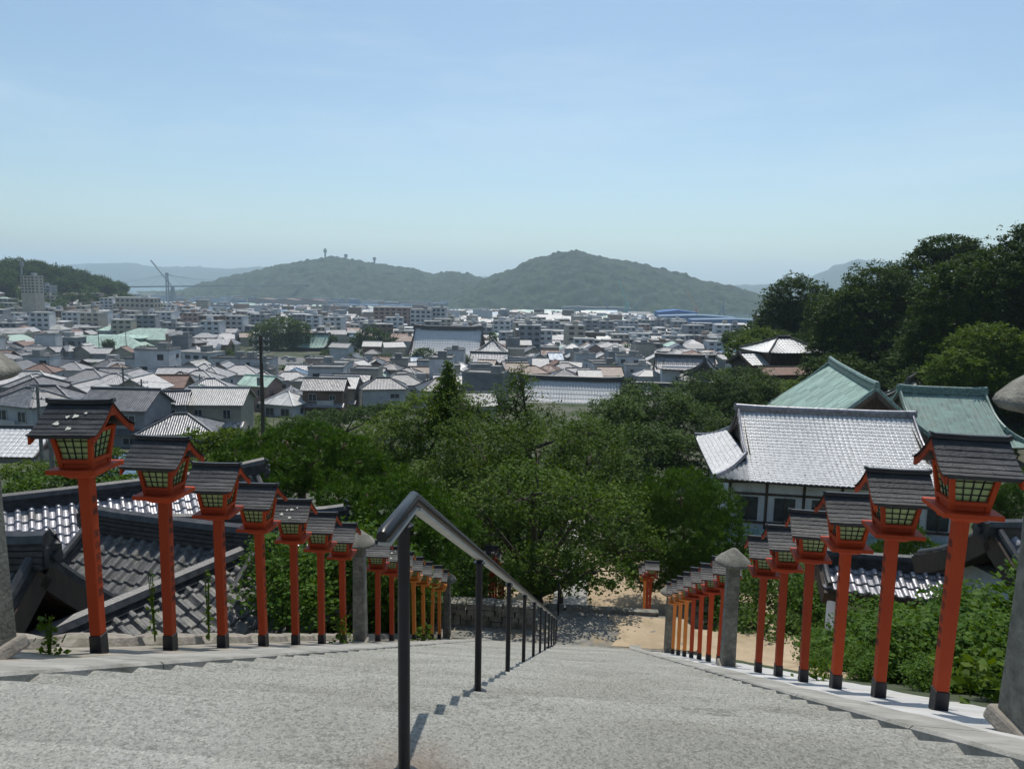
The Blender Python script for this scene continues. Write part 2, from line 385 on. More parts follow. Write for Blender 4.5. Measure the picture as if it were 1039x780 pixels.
# ---------------------------------------------------------------- stairs
cm, cnt, cb = newmat('exposed_aggregate'); L = cnt.links
tc = N(cnt, 'TexCoord')
v1 = N(cnt, 'TexVoronoi'); v1.inputs['Scale'].default_value = 115; L.new(tc.outputs['Object'], v1.inputs['Vector'])
n1 = N(cnt, 'TexNoise'); n1.inputs['Scale'].default_value = 150; n1.inputs['Detail'].default_value = 8; n1.inputs['Roughness'].default_value = .8; L.new(tc.outputs['Object'], n1.inputs['Vector'])
n2 = N(cnt, 'TexNoise'); n2.inputs['Scale'].default_value = .9; n2.inputs['Detail'].default_value = 7; L.new(tc.outputs['Object'], n2.inputs['Vector'])
r1 = N(cnt, 'ValToRGB'); L.new(n1.outputs[0], r1.inputs[0])
r1.color_ramp.elements[0].position = .34; r1.color_ramp.elements[0].color = (.16, .157, .142, 1)
r1.color_ramp.elements[1].position = .56; r1.color_ramp.elements[1].color = (.335, .335, .305, 1)
r2 = N(cnt, 'ValToRGB'); L.new(n2.outputs[0], r2.inputs[0])
r2.color_ramp.elements[0].position = .3; r2.color_ramp.elements[0].color = (.72, .71, .68, 1)
r2.color_ramp.elements[1].position = .65; r2.color_ramp.elements[1].color = (1, 1, 1, 1)
mx = N(cnt, 'MixRGB', blend_type='MULTIPLY'); mx.inputs[0].default_value = 1; L.new(r1.outputs[0], mx.inputs[1]); L.new(r2.outputs[0], mx.inputs[2])
# pale and dark pebbles
sxyz = N(cnt, 'SeparateColor'); L.new(v1.outputs['Color'], sxyz.inputs[0])
r3 = N(cnt, 'ValToRGB'); L.new(sxyz.outputs[0], r3.inputs[0]); r3.color_ramp.interpolation = 'CONSTANT'
r3.color_ramp.elements[0].color = (.5, .5, .48, 1); r3.color_ramp.elements[1].position = .22; r3.color_ramp.elements[1].color = (1, 1, 1, 1)
e = r3.color_ramp.elements.new(.82); e.color = (1.35, 1.33, 1.28, 1)
m2 = N(cnt, 'MixRGB', blend_type='MULTIPLY'); m2.inputs[0].default_value = .55; L.new(mx.outputs[0], m2.inputs[1]); L.new(r3.outputs[0], m2.inputs[2])
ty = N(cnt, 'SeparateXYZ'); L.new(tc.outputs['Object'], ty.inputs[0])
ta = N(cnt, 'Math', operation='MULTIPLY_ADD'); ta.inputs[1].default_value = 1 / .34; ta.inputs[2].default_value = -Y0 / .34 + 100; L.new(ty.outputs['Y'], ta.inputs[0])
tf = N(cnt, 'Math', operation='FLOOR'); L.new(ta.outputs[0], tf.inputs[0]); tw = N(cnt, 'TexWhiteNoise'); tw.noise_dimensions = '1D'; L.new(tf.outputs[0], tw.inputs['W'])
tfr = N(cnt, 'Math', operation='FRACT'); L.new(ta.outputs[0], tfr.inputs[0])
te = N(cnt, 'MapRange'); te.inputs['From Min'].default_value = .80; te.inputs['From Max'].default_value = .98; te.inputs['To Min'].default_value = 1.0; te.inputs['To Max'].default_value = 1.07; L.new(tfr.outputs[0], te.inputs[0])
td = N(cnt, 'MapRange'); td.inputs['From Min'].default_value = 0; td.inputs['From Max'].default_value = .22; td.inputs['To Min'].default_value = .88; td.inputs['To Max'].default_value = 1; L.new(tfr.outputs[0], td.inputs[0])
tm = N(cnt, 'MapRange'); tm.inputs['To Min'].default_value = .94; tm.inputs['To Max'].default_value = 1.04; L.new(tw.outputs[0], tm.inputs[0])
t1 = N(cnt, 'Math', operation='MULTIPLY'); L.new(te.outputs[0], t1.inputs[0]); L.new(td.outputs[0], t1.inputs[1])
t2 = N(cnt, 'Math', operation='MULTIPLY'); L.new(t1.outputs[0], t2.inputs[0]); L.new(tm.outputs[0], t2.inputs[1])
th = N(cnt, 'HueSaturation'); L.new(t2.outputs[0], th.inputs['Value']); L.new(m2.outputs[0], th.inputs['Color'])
# pitted, darker stretches where the cement has worn off the stones
pm = N(cnt, 'Mapping'); pm.inputs['Scale'].default_value = (26, 60, 60); L.new(tc.outputs['Object'], pm.inputs[0])
pn = N(cnt, 'TexNoise'); pn.inputs['Scale'].default_value = 1; pn.inputs['Detail'].default_value = 5; pn.inputs['Roughness'].default_value = .7; L.new(pm.outputs[0], pn.inputs['Vector'])
pq = N(cnt, 'TexNoise'); pq.inputs['Scale'].default_value = 1.6; pq.inputs['Detail'].default_value = 4; L.new(tc.outputs['Object'], pq.inputs['Vector'])
pa = N(cnt, 'Math', operation='MULTIPLY_ADD'); pa.inputs[1].default_value = .55; L.new(pq.outputs[0], pa.inputs[0]); L.new(pn.outputs[0], pa.inputs[2])
pr_ = N(cnt, 'MapRange'); pr_.inputs['From Min'].default_value = .84; pr_.inputs['From Max'].default_value = .98; pr_.inputs['To Max'].default_value = .62; L.new(pa.outputs[0], pr_.inputs[0])
px_ = N(cnt, 'MixRGB'); L.new(pr_.outputs[0], px_.inputs[0]); L.new(th.outputs[0], px_.inputs[1]); px_.inputs[2].default_value = (.085, .085, .07, 1)
# rust bleeding round the first handrail post
sp = N(cnt, 'VectorMath', operation='DISTANCE'); sp.inputs[1].default_value = (-.50, 2.09, ZL); L.new(tc.outputs['Object'], sp.inputs[0])
na = N(cnt, 'TexNoise'); na.inputs['Scale'].default_value = 9; L.new(tc.outputs['Object'], na.inputs['Vector'])
ds = N(cnt, 'Math', operation='MULTIPLY_ADD'); L.new(na.outputs[0], ds.inputs[0]); ds.inputs[1].default_value = -.22; L.new(sp.outputs['Value'], ds.inputs[2])
mr = N(cnt, 'MapRange'); mr.inputs['From Min'].default_value = -.08; mr.inputs['From Max'].default_value = .10; mr.inputs['To Min'].default_value = .5; mr.inputs['To Max'].default_value = 0; L.new(ds.outputs[0], mr.inputs[0])
m3 = N(cnt, 'MixRGB'); L.new(mr.outputs[0], m3.inputs[0]); L.new(px_.outputs[0], m3.inputs[1]); m3.inputs[2].default_value = (.15, .095, .06, 1)
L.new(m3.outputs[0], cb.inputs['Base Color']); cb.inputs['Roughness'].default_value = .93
bp = N(cnt, 'Bump'); bp.inputs['Strength'].default_value = .55; bp.inputs['Distance'].default_value = .008
L.new(n1.outputs[0], bp.inputs['Height']); L.new(bp.outputs[0], cb.inputs['Normal'])
M['aggregate'] = cm

XL, XR = -2.28, 1.45                   # the flight between its two kerbs
def wig(x, y, s=0.0):
    return .012 * noise.noise(Vector((x * 2.1, y * 1.7, s))) + .006 * noise.noise(Vector((x * 9, y * 7, s + 5)))
mb = MB()
nx = 40
X = [XL - .35 + (XR + .35 - XL + .35) * i / nx for i in range(nx + 1)]
rows = []
def addrow(y, z, k): rows.append([(x, y + wig(x, y, 3) * 1.2, z + wig(x, y) * .6) for x in X])
# landing as wide as the terrace, then treads with slightly worn noses
for k in range(NST + 1):
    yn = Y0 + .34 * k; z = ZL - .168 * k; ya = yn - .34 if k else yn - .6
    addrow(ya + .003, z + .004, k); addrow(ya + .17, z, k); addrow(yn - .022, z, k); addrow(yn - .004, z - .010, k); addrow(yn, z - .03, k)
    if k < NST: addrow(yn - .004, z - .165, k)
    else: addrow(yn + .004, z - .45, k)
mb.grid(rows)
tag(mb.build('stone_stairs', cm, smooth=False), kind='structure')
mb = MB()
mb.grid([[(x, y, ZL + wig(x, y) * .5) for x in [-5.6 + .3 * i for i in range(38)]] for y in (-9, -4, -1, .5, 1.2, Y0 - .6)])
mb.box((-4.0, 1.7, ZL - .5), (3.3, 1.4, 1.0)); mb.box((3.7, 1.7, ZL - .5), (4.3, 1.4, 1.0))
mb.box((.0, -3.4, ZL - .8), (11, 11, 1.5))
tag(mb.build('upper_landing', cm), kind='structure')
# lower landing at the foot
mb = MB()
mb.grid([[(x, y, Z1 + wig(x, y)) for x in [-4 + .25 * i for i in range(29)]] for y in [Y1 - .05 + .24 * i for i in range(10)]])
tag(mb.build('lower_landing', mat('paved_landing', (.10, .10, .09), (.22, .21, .18), 5, .9, .8, 10, c3=(.24, .18, .10), s3=1.1)), kind='structure')  # paving colour darkened to carry the shade of the tree overhead
mb = MB()
for i in range(7):
    mb.box((-3.6 + i * .93 + .05 * rnd.random(), Y1 + 2.2, Z1 + .02), (.90, .24, .16))
mb.box((-.9, Y1 + 2.2, Z1 - .25), (6.4, .2, .4))
tag(mb.build('kerb_stones', M['stonewall']), kind='structure')
mb = MB(); mb.grid([[(x, y, Z1 + .012 + .02 * noise.noise(Vector((x * 2, y * 2, 1)))) for x in [1.0 + .22 * math.sin(y * 2) + .15 * i for i in range(16)]] for y in [Y1 + .06 + .1 * i for i in range(20)]])
tag(mb.build('sandy_patch', M['sand']), kind='structure')
# second flight below the landing
mb = MB(); X2 = [-2.4 + .3 * i for i in range(15)]; rows = []
YB = Y1 + 2.32
for k in range(20):
    ya, z = YB + .34 * k, Z1 - .168 * (k + 1)
    rows.append([(x, ya, z + .16) for x in X2]); rows.append([(x, ya + .01, z) for x in X2]); rows.append([(x, ya + .33, z) for x in X2])
mb.grid(rows); tag(mb.build('lower_stairs', cm), kind='structure')
YC = YB + 6.8; ZC = Z1 - 3.36
mb = MB(); mb.grid([[(x, y, max(T(x, y) + .17, ZC - 2)) for x in [-1.0 + .3 * i for i in range(6)]] for y in [YC - .3 + .8 * i for i in range(24)]])
tag(mb.build('garden_path', M['concrete']), kind='structure')

# kerbs: sloping slabs, inner edge slightly irregular
def kerb(xa, xb, z0, h, y_a, y_b, material):
    mb = MB(); y = y_a
    while y < y_b - .1:
        L_ = min(rnd.uniform(1.5, 2.1), y_b - y); n = 8; rws = []
        for i in range(n + 1):
            t = y + (L_ - .012) * i / n; z = plane(max(t, Y0 - .34), z0) if t < Y1 else plane(Y1, z0)
            a = xa + wig(1, t, 7) * 1.4; b = xb + wig(2, t, 9)
            if t < Y0 - .34: z = ZL + .12
            rws.append([(a, t, z - h), (a, t, z - .015), (a + (.015 if xb > xa else -.015), t, z), (b - (.015 if xb > xa else -.015), t, z + wig(b, t)), (b, t, z - .015), (b, t, z - h)])
        mb.grid(rws)
        for r_ in (rws[0], rws[-1]): mb.face(r_)
        y += L_
    return mb.build('kerb', material)
tag(kerb(XR, 1.78, -.32, .5, -2, Y1 + .5, M['concrete']), kind='structure')
tag(kerb(XL, -2.70, -.32, .5, -2, Y1 + .5, M['concrete']), kind='structure')
# ledges the lanterns stand on
def ledge(xa, xb, z0, ya, yb, material, name):
    mb = MB(); n = int(abs(xb - xa) / .12)
    mb.grid([[(xa + (xb - xa) * i / n, y, (plane(y, z0) if y > Y0 - .3 else ZL + .0) + wig(xa + i * .12, y) * .8) for i in range(n + 1)] for y in [ya + .15 * j for j in range(int((yb - ya) / .15) + 1)]])
    k = len(mb.v); rb = []
    rb = [[(xb, y, plane(y, z0) if y > Y0 - .3 else ZL), (xb, y, (plane(y, z0) if y > Y0 - .3 else ZL) - 1.0)] for y in (ya, Y0 - .3, Y1 + 1)]
    mb.grid(rb)
    return tag(mb.build(name, material), kind='structure')
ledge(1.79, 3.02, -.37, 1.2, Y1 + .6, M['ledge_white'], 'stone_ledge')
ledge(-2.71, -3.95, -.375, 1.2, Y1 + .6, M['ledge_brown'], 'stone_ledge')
# rough coping stones at the outer edge of the left ledge
for i in range(13):
    y = 3.3 + i * 1.05; mb = MB()
    l = .98; mb.lathe([(.0, -.12), (.5, -.10), (.52, .0), (.46, .07), (.30, .10), (0, .10)], 12, (0, 0, 0), wob=.35, squash=1)
    o = mb.build('coping_stone', M['ledge_brown'], smooth=False, loc=(-4.02 + .05 * rnd.random(), y, plane(y, -.37)))
    o.scale = (.42, 1.0, .9); o.rotation_euler = (-math.atan(SL), 0, rnd.uniform(-.06, .06))
    tag(o, 'rough brown coping stone in the line behind the lanterns above the temple roofs', 'stone', 'coping stones above the temple roofs')

# dry-stone wall beside the lower landing
mb = MB()
for r_ in range(4):
    x = -4.6
    while x < -1.25:
        w_ = rnd.uniform(.18, .42); h_ = .165
        mb.box((x + w_ / 2, Y1 + .95 + rnd.uniform(-.03, .03), Z1 + .08 + r_ * .165), (w_ - .02, .5, h_ - .015), rnd.uniform(-.04, .04), taper=.94); x += w_
mb.box((-3.0, Y1 + 1.1, Z1 + .3), (3.2, .3, .6))
tag(mb.build('dry_stone_wall', M['stonewall']), 'low mossy dry-stone wall in shade at the foot of the stairs', 'stone wall')

# ---------------------------------------------------------------- vermilion lanterns
CJ = ['奉', '納', '家', '内', '安', '全', '祈', '願']
def text_mesh(name, chars, size, gaps):
    """characters down a post, in the yz plane"""
    mb = MB()
    z = 0
    for ch, gp in zip(chars, gaps):
        c = bpy.data.curves.new('t', 'FONT'); c.body = ch; c.size = size * 1.05; c.align_x = 'CENTER'
        o = bpy.data.objects.new('t', c); COL.objects.link(o); bpy.context.view_layer.update()
        me = bpy.data.meshes.new_from_object(o.evaluated_get(bpy.context.evaluated_depsgraph_get()))
        z -= gp
        for p in me.polygons: mb.face([(me.vertices[v].co.x, 0, me.vertices[v].co.y + z) for v in p.vertices])
        bpy.data.objects.remove(o); bpy.data.curves.remove(c); bpy.data.meshes.remove(me)
    return mb.mesh(name, M['ink'])
letters = text_mesh('lettering', CJ, .058, [.10, .085, .16, .085, .085, .085, .085, .085])

def bevel(o, w=.004, seg=2):
    b = o.modifiers.new('b', 'BEVEL'); b.width = w; b.segments = seg; b.limit_method = 'ANGLE'; return o

def lantern_roof_mesh(seed):
    rr = random.Random(seed); mb = MB()
    HL, HD, HH = .30, .34, .27
    def prof(v):  # v 0 eave .. 1 ridge -> (depth, height) concave
        return HD * (1 - v), HH * (v ** 1.45)
    rowsn = 7
    for sgn in (-1, 1):
        for r_ in range(rowsn):
            v0, v1 = r_ / rowsn, (r_ + 1) / rowsn + .015
            x = -HL
            while x < HL - .01:
                w_ = min(rr.uniform(.09, .15), HL - x); 
                if HL - x - w_ < .03: w_ = HL - x
                fl = .018 * (1 - v0)  # eaves a little wider
                xa, xb = x * (1 + fl * 2), (x + w_ - .0015) * (1 + fl * 2)
                lift = .008 + rr.uniform(0, .003)
                d0, h0 = prof(v0); d1, h1 = prof(min(v1, 1))
                a = (xa, sgn * d0, h0 + lift); b = (xb, sgn * d0, h0 + lift); c = (xb, sgn * d1, h1 + .001); d = (xa, sgn * d1, h1 + .001)
                a2 = (xa, sgn * d0, h0 - .004); b2 = (xb, sgn * d0, h0 - .004)
                if sgn < 0: mb.face([a, b, c, d]); mb.face([a2, b2, b, a]); mb.face([a2, a, d]); mb.face([b, b2, c])
                else: mb.face([b, a, d, c]); mb.face([b2, a2, a, b]); mb.face([a, a2, d]); mb.face([b2, b, c])
                x += w_
        P1 = []; P2 = []
        for i in range(9):
            d_, h_ = prof(i / 8); P1.append([(-HL * .99, sgn * d_ * .99, h_ - .004), (HL * .99, sgn * d_ * .99, h_ - .004)]); P2.append([(-HL * .99, sgn * d_ * .97, h_ - .03), (HL * .99, sgn * d_ * .97, h_ - .03)])
        mb.grid(P1); mb.grid(P2); mb.grid([[P1[0][0], P1[0][1]], [P2[0][0], P2[0][1]]])
    return mb.mesh('roof', M['lroof'])
roof_meshes = [lantern_roof_mesh(k) for k in range(4)]

def make_lantern(paint, textside, seed=0):
    t = empty('post_lantern', (0, 0, 0))
    H = 1.30
    mb = MB(); mb.box((0, 0, .16 / 2 + .0), (.089, .089, .16), taper=.97); bevel(mb.build('black_shoe', M['black'], t))
    mb = MB(); mb.box((0, 0, .16 + (H - .16) / 2), (.077, .077, H - .16), taper=1.06); po = bevel(mb.build('post', paint, t), .006)
    mb = MB()
    mb.box((0, 0, H + .030), (.14, .14, .05), taper=1.9); mb.box((0, 0, H + .070), (.345, .345, .032)); bevel(mb.build('tray', paint, t), .004)
    z0 = H + .086; hb, ht, hh = .098, .134, .262
    mb = MB()
    mb.box((0, 0, z0 + .016), (.21, .21, .032))
    for sx in (-1, 1):
        for sy in (-1, 1):
            mb.bar((sx * hb, sy * hb, z0), (sx * ht, sy * ht, z0 + hh), .03)
    for z, h in ((z0 + .05, hb + .008), (z0 + hh - .012, ht)):
        for a, b in (((-h, -h), (h, -h)), ((h, -h), (h, h)), ((h, h), (-h, h)), ((-h, h), (-h, -h))):
            mb.bar((*a, z), (*b, z), .028)
    fr = bevel(mb.build('lamp_box', paint, t), .003)
    for q in range(4):
        an = q * math.pi / 2; co, si = math.cos(an), math.sin(an)
        def rot(p): return (p[0] * co - p[1] * si, p[0] * si + p[1] * co, p[2])
        def pt(u, v, off=0.0):
            h = hb + (ht - hb) * v; return rot((u * (h - .014), -(h - .006) - off, z0 + .06 + v * (hh - .09)))
        mb = MB(); mb.face([pt(-1, 0), pt(1, 0), pt(1, 1), pt(-1, 1)]); mb.face([pt(-1, 0, -.006), pt(-1, 1, -.006), pt(1, 1, -.006), pt(1, 0, -.006)])
        wd = mb.build('window', M['lglass'], t)
        mb = MB()
        for i in range(1, 4): mb.bar(pt(-1 + i * .5, 0, .004), pt(-1 + i * .5, 1, .004), .0065)
        for i in range(1, 4): mb.bar(pt(-1, i * .25, .004), pt(1, i * .25, .004), .0065)
        mb.build('lattice', M['ink'], wd)
    zr = z0 + hh - .012
    rf = link('roof', roof_meshes[seed % 4], t, (0, 0, zr)); rf.scale = (.74, .73, .70)
    mb = MB()
    pts = [(-.315, 0, .300), (-.28, 0, .285), (0, 0, .280), (.28, 0, .285), (.315, 0, .300)]
    for a, b in zip(pts[:-1], pts[1:]): mb.bar((a[0], 0, a[2]), (b[0], 0, b[2]), .05, .026)
    for a, b in zip(pts[:-1], pts[1:]): mb.bar((a[0] * .98, 0, a[2] - .02), (b[0] * .98, 0, b[2] - .02), .075, .018)
    link('ridge_cap', mb.mesh('ridge_cap', M['black']), rf)
    for sx in (-1, 1):
        mb = MB(); P = []
        x1 = sx * .283; 
        for sgn in (-1, 1):
            G = []
            for i in range(9):
                v = i / 8; d_ = .335 * (1 - v) + .005; h_ = .265 * v ** 1.45 - .012
                th = .05 + .022 * abs(.5 - v) * 2
                G.append([(x1 - .011, sgn * d_, h_), (x1 + .011, sgn * d_, h_), (x1 + .011, sgn * d_, h_ - th), (x1 - .011, sgn * d_, h_ - th), (x1 - .011, sgn * d_, h_)])
            mb.grid(G); mb.face(G[0][:4])
        mb.box((x1, 0, .19), (.024, .07, .10), taper=.7)
        link('bargeboard', mb.mesh('bargeboard', paint), rf)
    # gable board under the ridge
    for sx in (-1, 1):
        mb = MB(); x = sx * .150; o_ = [(-.15, .0), (.15, .0), (.10, .10), (0, .22), (-.10, .10)]
        mb.face([(x, p, q) for p, q in o_]); mb.face([(x - .012, p, q) for p, q in o_[::-1]])
        for i_ in range(5):
            p, q = o_[i_], o_[(i_ + 1) % 5]; mb.face([(x, *p), (x - .012, *p), (x - .012, *q), (x, *q)])
        link('gable_board', mb.mesh('gable_board', paint), rf)
    lo = link('lettering', letters, po, (textside * .0425, 0, 1.22), (0, 0, textside * math.pi / 2))
    lo.rotation_euler = (0, math.radians(-.3) * textside, textside * math.pi / 2)
    return t
ORD = 'first second third fourth fifth sixth seventh eighth ninth tenth eleventh twelfth thirteenth fourteenth fifteenth'.split()
protos = {}
def lantern(paint, side, seed, loc, label, group, rz=0.0):
    key = (paint, side, seed % 4)
    if key not in protos: protos[key] = make_lantern(M[paint], side, seed); o = protos[key]
    else: o = copy_tree(protos[key])
    o.location = loc; o.rotation_euler = (rnd.uniform(-.014, .014), rnd.uniform(-.018, .018), rz + rnd.uniform(-.05, .05))
    tag(o, label, 'lantern', group)
    return o
zs = [k for k in range(13)]
yR = [4.70 + .90 * k for k in range(6)] + [11.7 + .92 * k for k in range(7)]
for k, y in enumerate(yR):
    x = 2.36 + .002 * y
    col = 'orange' if k >= 10 else 'red'
    lab = ('%s post lantern with black roof, %s down the row between white ledge and bushes' % ('orange' if k >= 10 else 'vermilion', ORD[k]))
    o = lantern(col, -1, k % 4, (x, y, plane(y, -.38)), lab, 'post lanterns on the white ledge', -.08 + .02 * rnd.uniform(-1, 1))
    if k == 3: pass
yL = [4.60 + .87 * k for k in range(7)] + [11.6 + .9 * k for k in range(7)]
for k, y in enumerate(yL):
    col = 'orange' if k >= 9 else 'red'
    lab = ('%s post lantern with black roof, %s down the row above the old tiled roofs' % ('orange' if k >= 9 else 'vermilion', ORD[k]))
    if k == 0: lab = 'post lantern with lichen spots on its black roof, first above the old tiled roofs'
    o = lantern(col, 1, (k + 1) % 4, (-3.37, y, plane(y, -.39)), lab, 'post lanterns above the tiled roofs', .05 + .02 * rnd.uniform(-1, 1))
    if k == 0:
        mb = MB()
        for (u, v, s_) in ((.02, .62, .022), (-.05, .60, .016), (-.12, .42, .022), (.02, .26, .020), (.10, .70, .012)):
            cx, cd, ch = u, -.34 * (1 - v), .27 * v ** 1.45 + .017
            n_ = 9; P = []
            for q in range(n_):
                a = 2 * math.pi * q / n_; rr_ = s_ * (1 + .35 * math.sin(q * 2.3 + u * 30))
                P.append((cx + rr_ * math.cos(a) * 1.2, cd + rr_ * math.sin(a) * .9, ch + rr_ * math.sin(a) * .65))
            mb.face(P); rf = [c for c in o.children if c.name.startswith('roof')][0]
            link('lichen_spot', mb.mesh('lichen_spot', M['lichen']), rf); mb = MB()
for j in range(3):
    y = 22.7 + .9 * j; z = Z1 - .494 * (y - YB) - .05
    lantern('red' if j < 2 else 'orange', -1, j, (2.35, y, z), '%s of the three lanterns beside the lower flight below the sandy yard' % ORD[j], 'lanterns beside the lower flight')
for j in range(6):
    y = 22.2 + .8 * j; z = Z1 - .494 * (y - YB) + .1
    lantern('red', 1, j, (-2.75, y, z), '%s lantern of the shaded row beyond the dry-stone wall' % ORD[j], 'shaded lanterns beyond the stone wall')

# stone pillars with mushroom caps
def pillar(loc, h, label, w=.19):
    t = empty('stone_pillar', loc, .03)
    mb = MB(); n = 9
    rws = []
    for i in range(n + 1):
        z = h * i / n; k = w / 2 * (1.06 - .14 * i / n) * (1 + .03 * noise.noise(Vector((loc[1], z * 2, 3))))
        c_ = k * .8
        rws.append([(-c_, -k, z), (c_, -k, z), (k, -c_, z), (k, c_, z), (c_, k, z), (-c_, k, z), (-k, c_, z), (-k, -c_, z), (-c_, -k, z)])
    mb.grid(rws); mb.face(rws[-1][:8]); mb.build('shaft', M['granite'], t, smooth=False)
    mb = MB(); mb.lathe([(.10, -.03), (.19, -.02), (.30, .0), (.325, .03), (.31, .06), (.25, .12), (.16, .19), (.09, .25), (.04, .29), (0, .30)], 24, (0, 0, 0), wob=.12)
    c_ = mb.build('cap', M['granite'], t, smooth=True, loc=(0, 0, h)); c_.scale = (w / .235, w / .235, .8) if w < .25 else (1, 1, 1)
    mb = MB(); mb.box((.0, 0, .02), (w + .10, w + .10, .09), taper=.9); bevel(mb.build('plinth', M['ledge_brown'], t), .02)
    tag(t, label, 'stone pillar', 'stone pillars along the lanterns'); return t
pillar((2.30, 3.62, plane(3.62, -.37)), 1.62, 'grey stone pillar with mushroom cap before the first lantern by the white ledge', .25)
pillar((2.30, 10.65, plane(10.65, -.37)), 1.62, 'grey stone pillar with pale mushroom cap between lanterns on the white ledge')
pillar((2.42, 18.3, plane(18.3, -.37)), 1.62, 'slim grey stone pillar ending the lantern row on the white ledge')
pillar((-3.47, 3.68, plane(3.68, -.37)), 1.62, 'stone pillar with broad cap beside the lichen-spotted lantern', .30)
pillar((-3.42, 10.78, plane(10.78, -.37)), 1.62, 'stone pillar with pale cap between lanterns above the tiled roofs')
pillar((-3.42, 18.3, plane(18.3, -.37)), 1.62, 'shaded stone pillar ending the lantern row by the dry-stone wall')

# ---------------------------------------------------------------- handrail
XH = -.515
t = empty('handrail', (XH, 2.05, ZL)); tag(t, 'black metal handrail with level end running down the middle of the stone stairs', 'handrail')
def rel(p): return (p[0] - XH, p[1] - 2.05, p[2] - ZL)
zt = -.665
def railz(y):
    return zt if y < 2.17 else zt - SL * (y - 2.17)
yend = Y1 + .1
path = [(XH, 1.83, zt), (XH, 2.17, zt), (XH, yend, railz(yend)), (XH, yend + .3, railz(yend))]
mb = MB()
sec = [(-.028, -.014), (-.034, 0), (-.030, .016), (-.018, .026), (0, .029), (.018, .026), (.030, .016), (.034, 0), (.028, -.014), (.020, -.020), (-.020, -.020)]
rws = []
for i, (x, y, z) in enumerate(path):
    sc_ = 1
    rws.append([rel((x + a * .55, y + (b * .24 if i in (1, 2) else 0), z + b * .85)) for a, b in sec + sec[:1]])
tip = [rel((XH + a * .45, 1.815, zt + b * .6)) for a, b in sec + sec[:1]]
mb.grid([tip] + rws); mb.face(tip[:-1]); mb.face(rws[-1][:-1][::-1])
top = mb.build('top_rail', M['rail'], t, smooth=True)
b_ = top.modifiers.new('e', 'EDGE_SPLIT'); b_.split_angle = R(50)
mb = MB()
a, b = (XH, 2.20, railz(2.20) - .026), (XH, yend, railz(yend) - .026)
mb.bar(rel(a), rel(b), .036, .010); mb.bar(rel((XH, 1.84, zt - .026)), rel((XH, 2.16, zt - .026)), .036, .01)
mb.build('underside_channel', M['alu'], top)
py_ = [2.05] + [3.67 + 1.66 * k for k in range(9)] + [yend - .02]
for i, y in enumerate(py_):
    k = max(0, math.ceil((y - Y0) / .34)); zb = ZL - .168 * k
    mb = MB(); zt_ = railz(y) - .05
    mb.tube([rel((XH, y, zb - .02)), rel((XH, y, zt_))], .0185, 16); 
    p = mb.build('post', M['rail'], t, smooth=True); e_ = p.modifiers.new('e', 'EDGE_SPLIT'); e_.split_angle = R(40)
    mb = MB(); mb.lathe([(.030, 0), (.030, .008), (.012, .012), (.012, .04)], 12, rel((XH, y, zt_))); mb.build('bracket', M['rail'], p)
    mb = MB(); mb.lathe([(.05, 0), (.05, .006), (.03, .012)], 16, rel((XH, y, zb))); mb.build('base_collar', M['rail'], p)
t = empty('handrail', (XH, Y1 + 1.7, Z1)); tag(t, 'short black handrail starting the lower flight in tree shade', 'handrail')
mb = MB(); mb.tube([(0, 0, 1.0), (0, 6, 1.0 - 3.0)], .035, 8); mb.build('top_rail', M['rail'], t)
for j in range(4):
    mb = MB(); mb.tube([(0, .05 + 1.9 * j, -.95 * j - .3), (0, .05 + 1.9 * j, .97 - .95 * j)], .032, 10); mb.build('post', M['rail'], t)
# ---------------------------------------------------------------- air, water, far land
hm = bpy.data.materials.new('haze'); hm.use_nodes = True; hn = hm.node_tree
hn.nodes.remove(hn.nodes['Principled BSDF'])
pv = hn.nodes.new('ShaderNodeVolumePrincipled'); pv.inputs['Color'].default_value = (.68, .86, 1.0, 1); pv.inputs['Density'].default_value = .00013; pv.inputs['Anisotropy'].default_value = .2
hn.links.new(pv.outputs[0], hn.nodes['Material Output'].inputs['Volume'])
mb = MB(); mb.box((0, 5000, 130), (24000, 14000, 420))
hz = mb.build('haze', hm); tag(hz, kind='stuff'); hz.display_type = 'WIRE'

wm = mat('sea_water', (.03, .07, .09), (.04, .09, .11), .05, .12, .3, .15)
mb = MB(); mb.face([(-9000, 1460, -58), (9000, 1460, -58), (9000, 9500, -58), (-9000, 9500, -58)])
tag(mb.build('water', wm), kind='structure')

HM = mat('wooded_hillside', (.007, .020, .010), (.024, .046, .019), .03, 1, 1.0, .09, c3=(.042, .068, .022), s3=.05, detail=9)
def hill(name, Y, prof, depth, dx, z_base, rough, col=HM, nrow=40):
    """prof: photo outline (px, py); real ridge Y metres away, with its own depth"""
    pts = [at(px, py, Y) for px, py in prof]
    xs_, zs_ = [p.x for p in pts], [p.z for p in pts]
    n = int((xs_[-1] - xs_[0]) / dx); rows = []
    for j in range(nrow + 1):
        v = j / nrow * 2 - 1; row = []
        for i in range(n + 1):
            x = xs_[0] + (xs_[-1] - xs_[0]) * i / n
            h = float(np.interp(x, xs_, zs_)) - z_base
            xw = x + v * depth * (x / Y); y = Y + v * depth
            k = math.cos(v * math.pi / 2) ** .8 if abs(v) < 1 else 0
            k *= 1 + .10 * noise.noise(Vector((x / (depth * .4), v * 2.2, 1.7))) * (abs(v) > .08)
            z = z_base + h * k
            if k > .03: z += rough * (noise.noise(Vector((xw / 34, y / 34, 0))) + .75 * noise.noise(Vector((xw / 13, y / 13, 4))))
            row.append((xw, y, z))
        rows.append(row)
    mb = MB(); mb.grid(rows); return tag(mb.build(name, col, smooth=True), kind='structure')
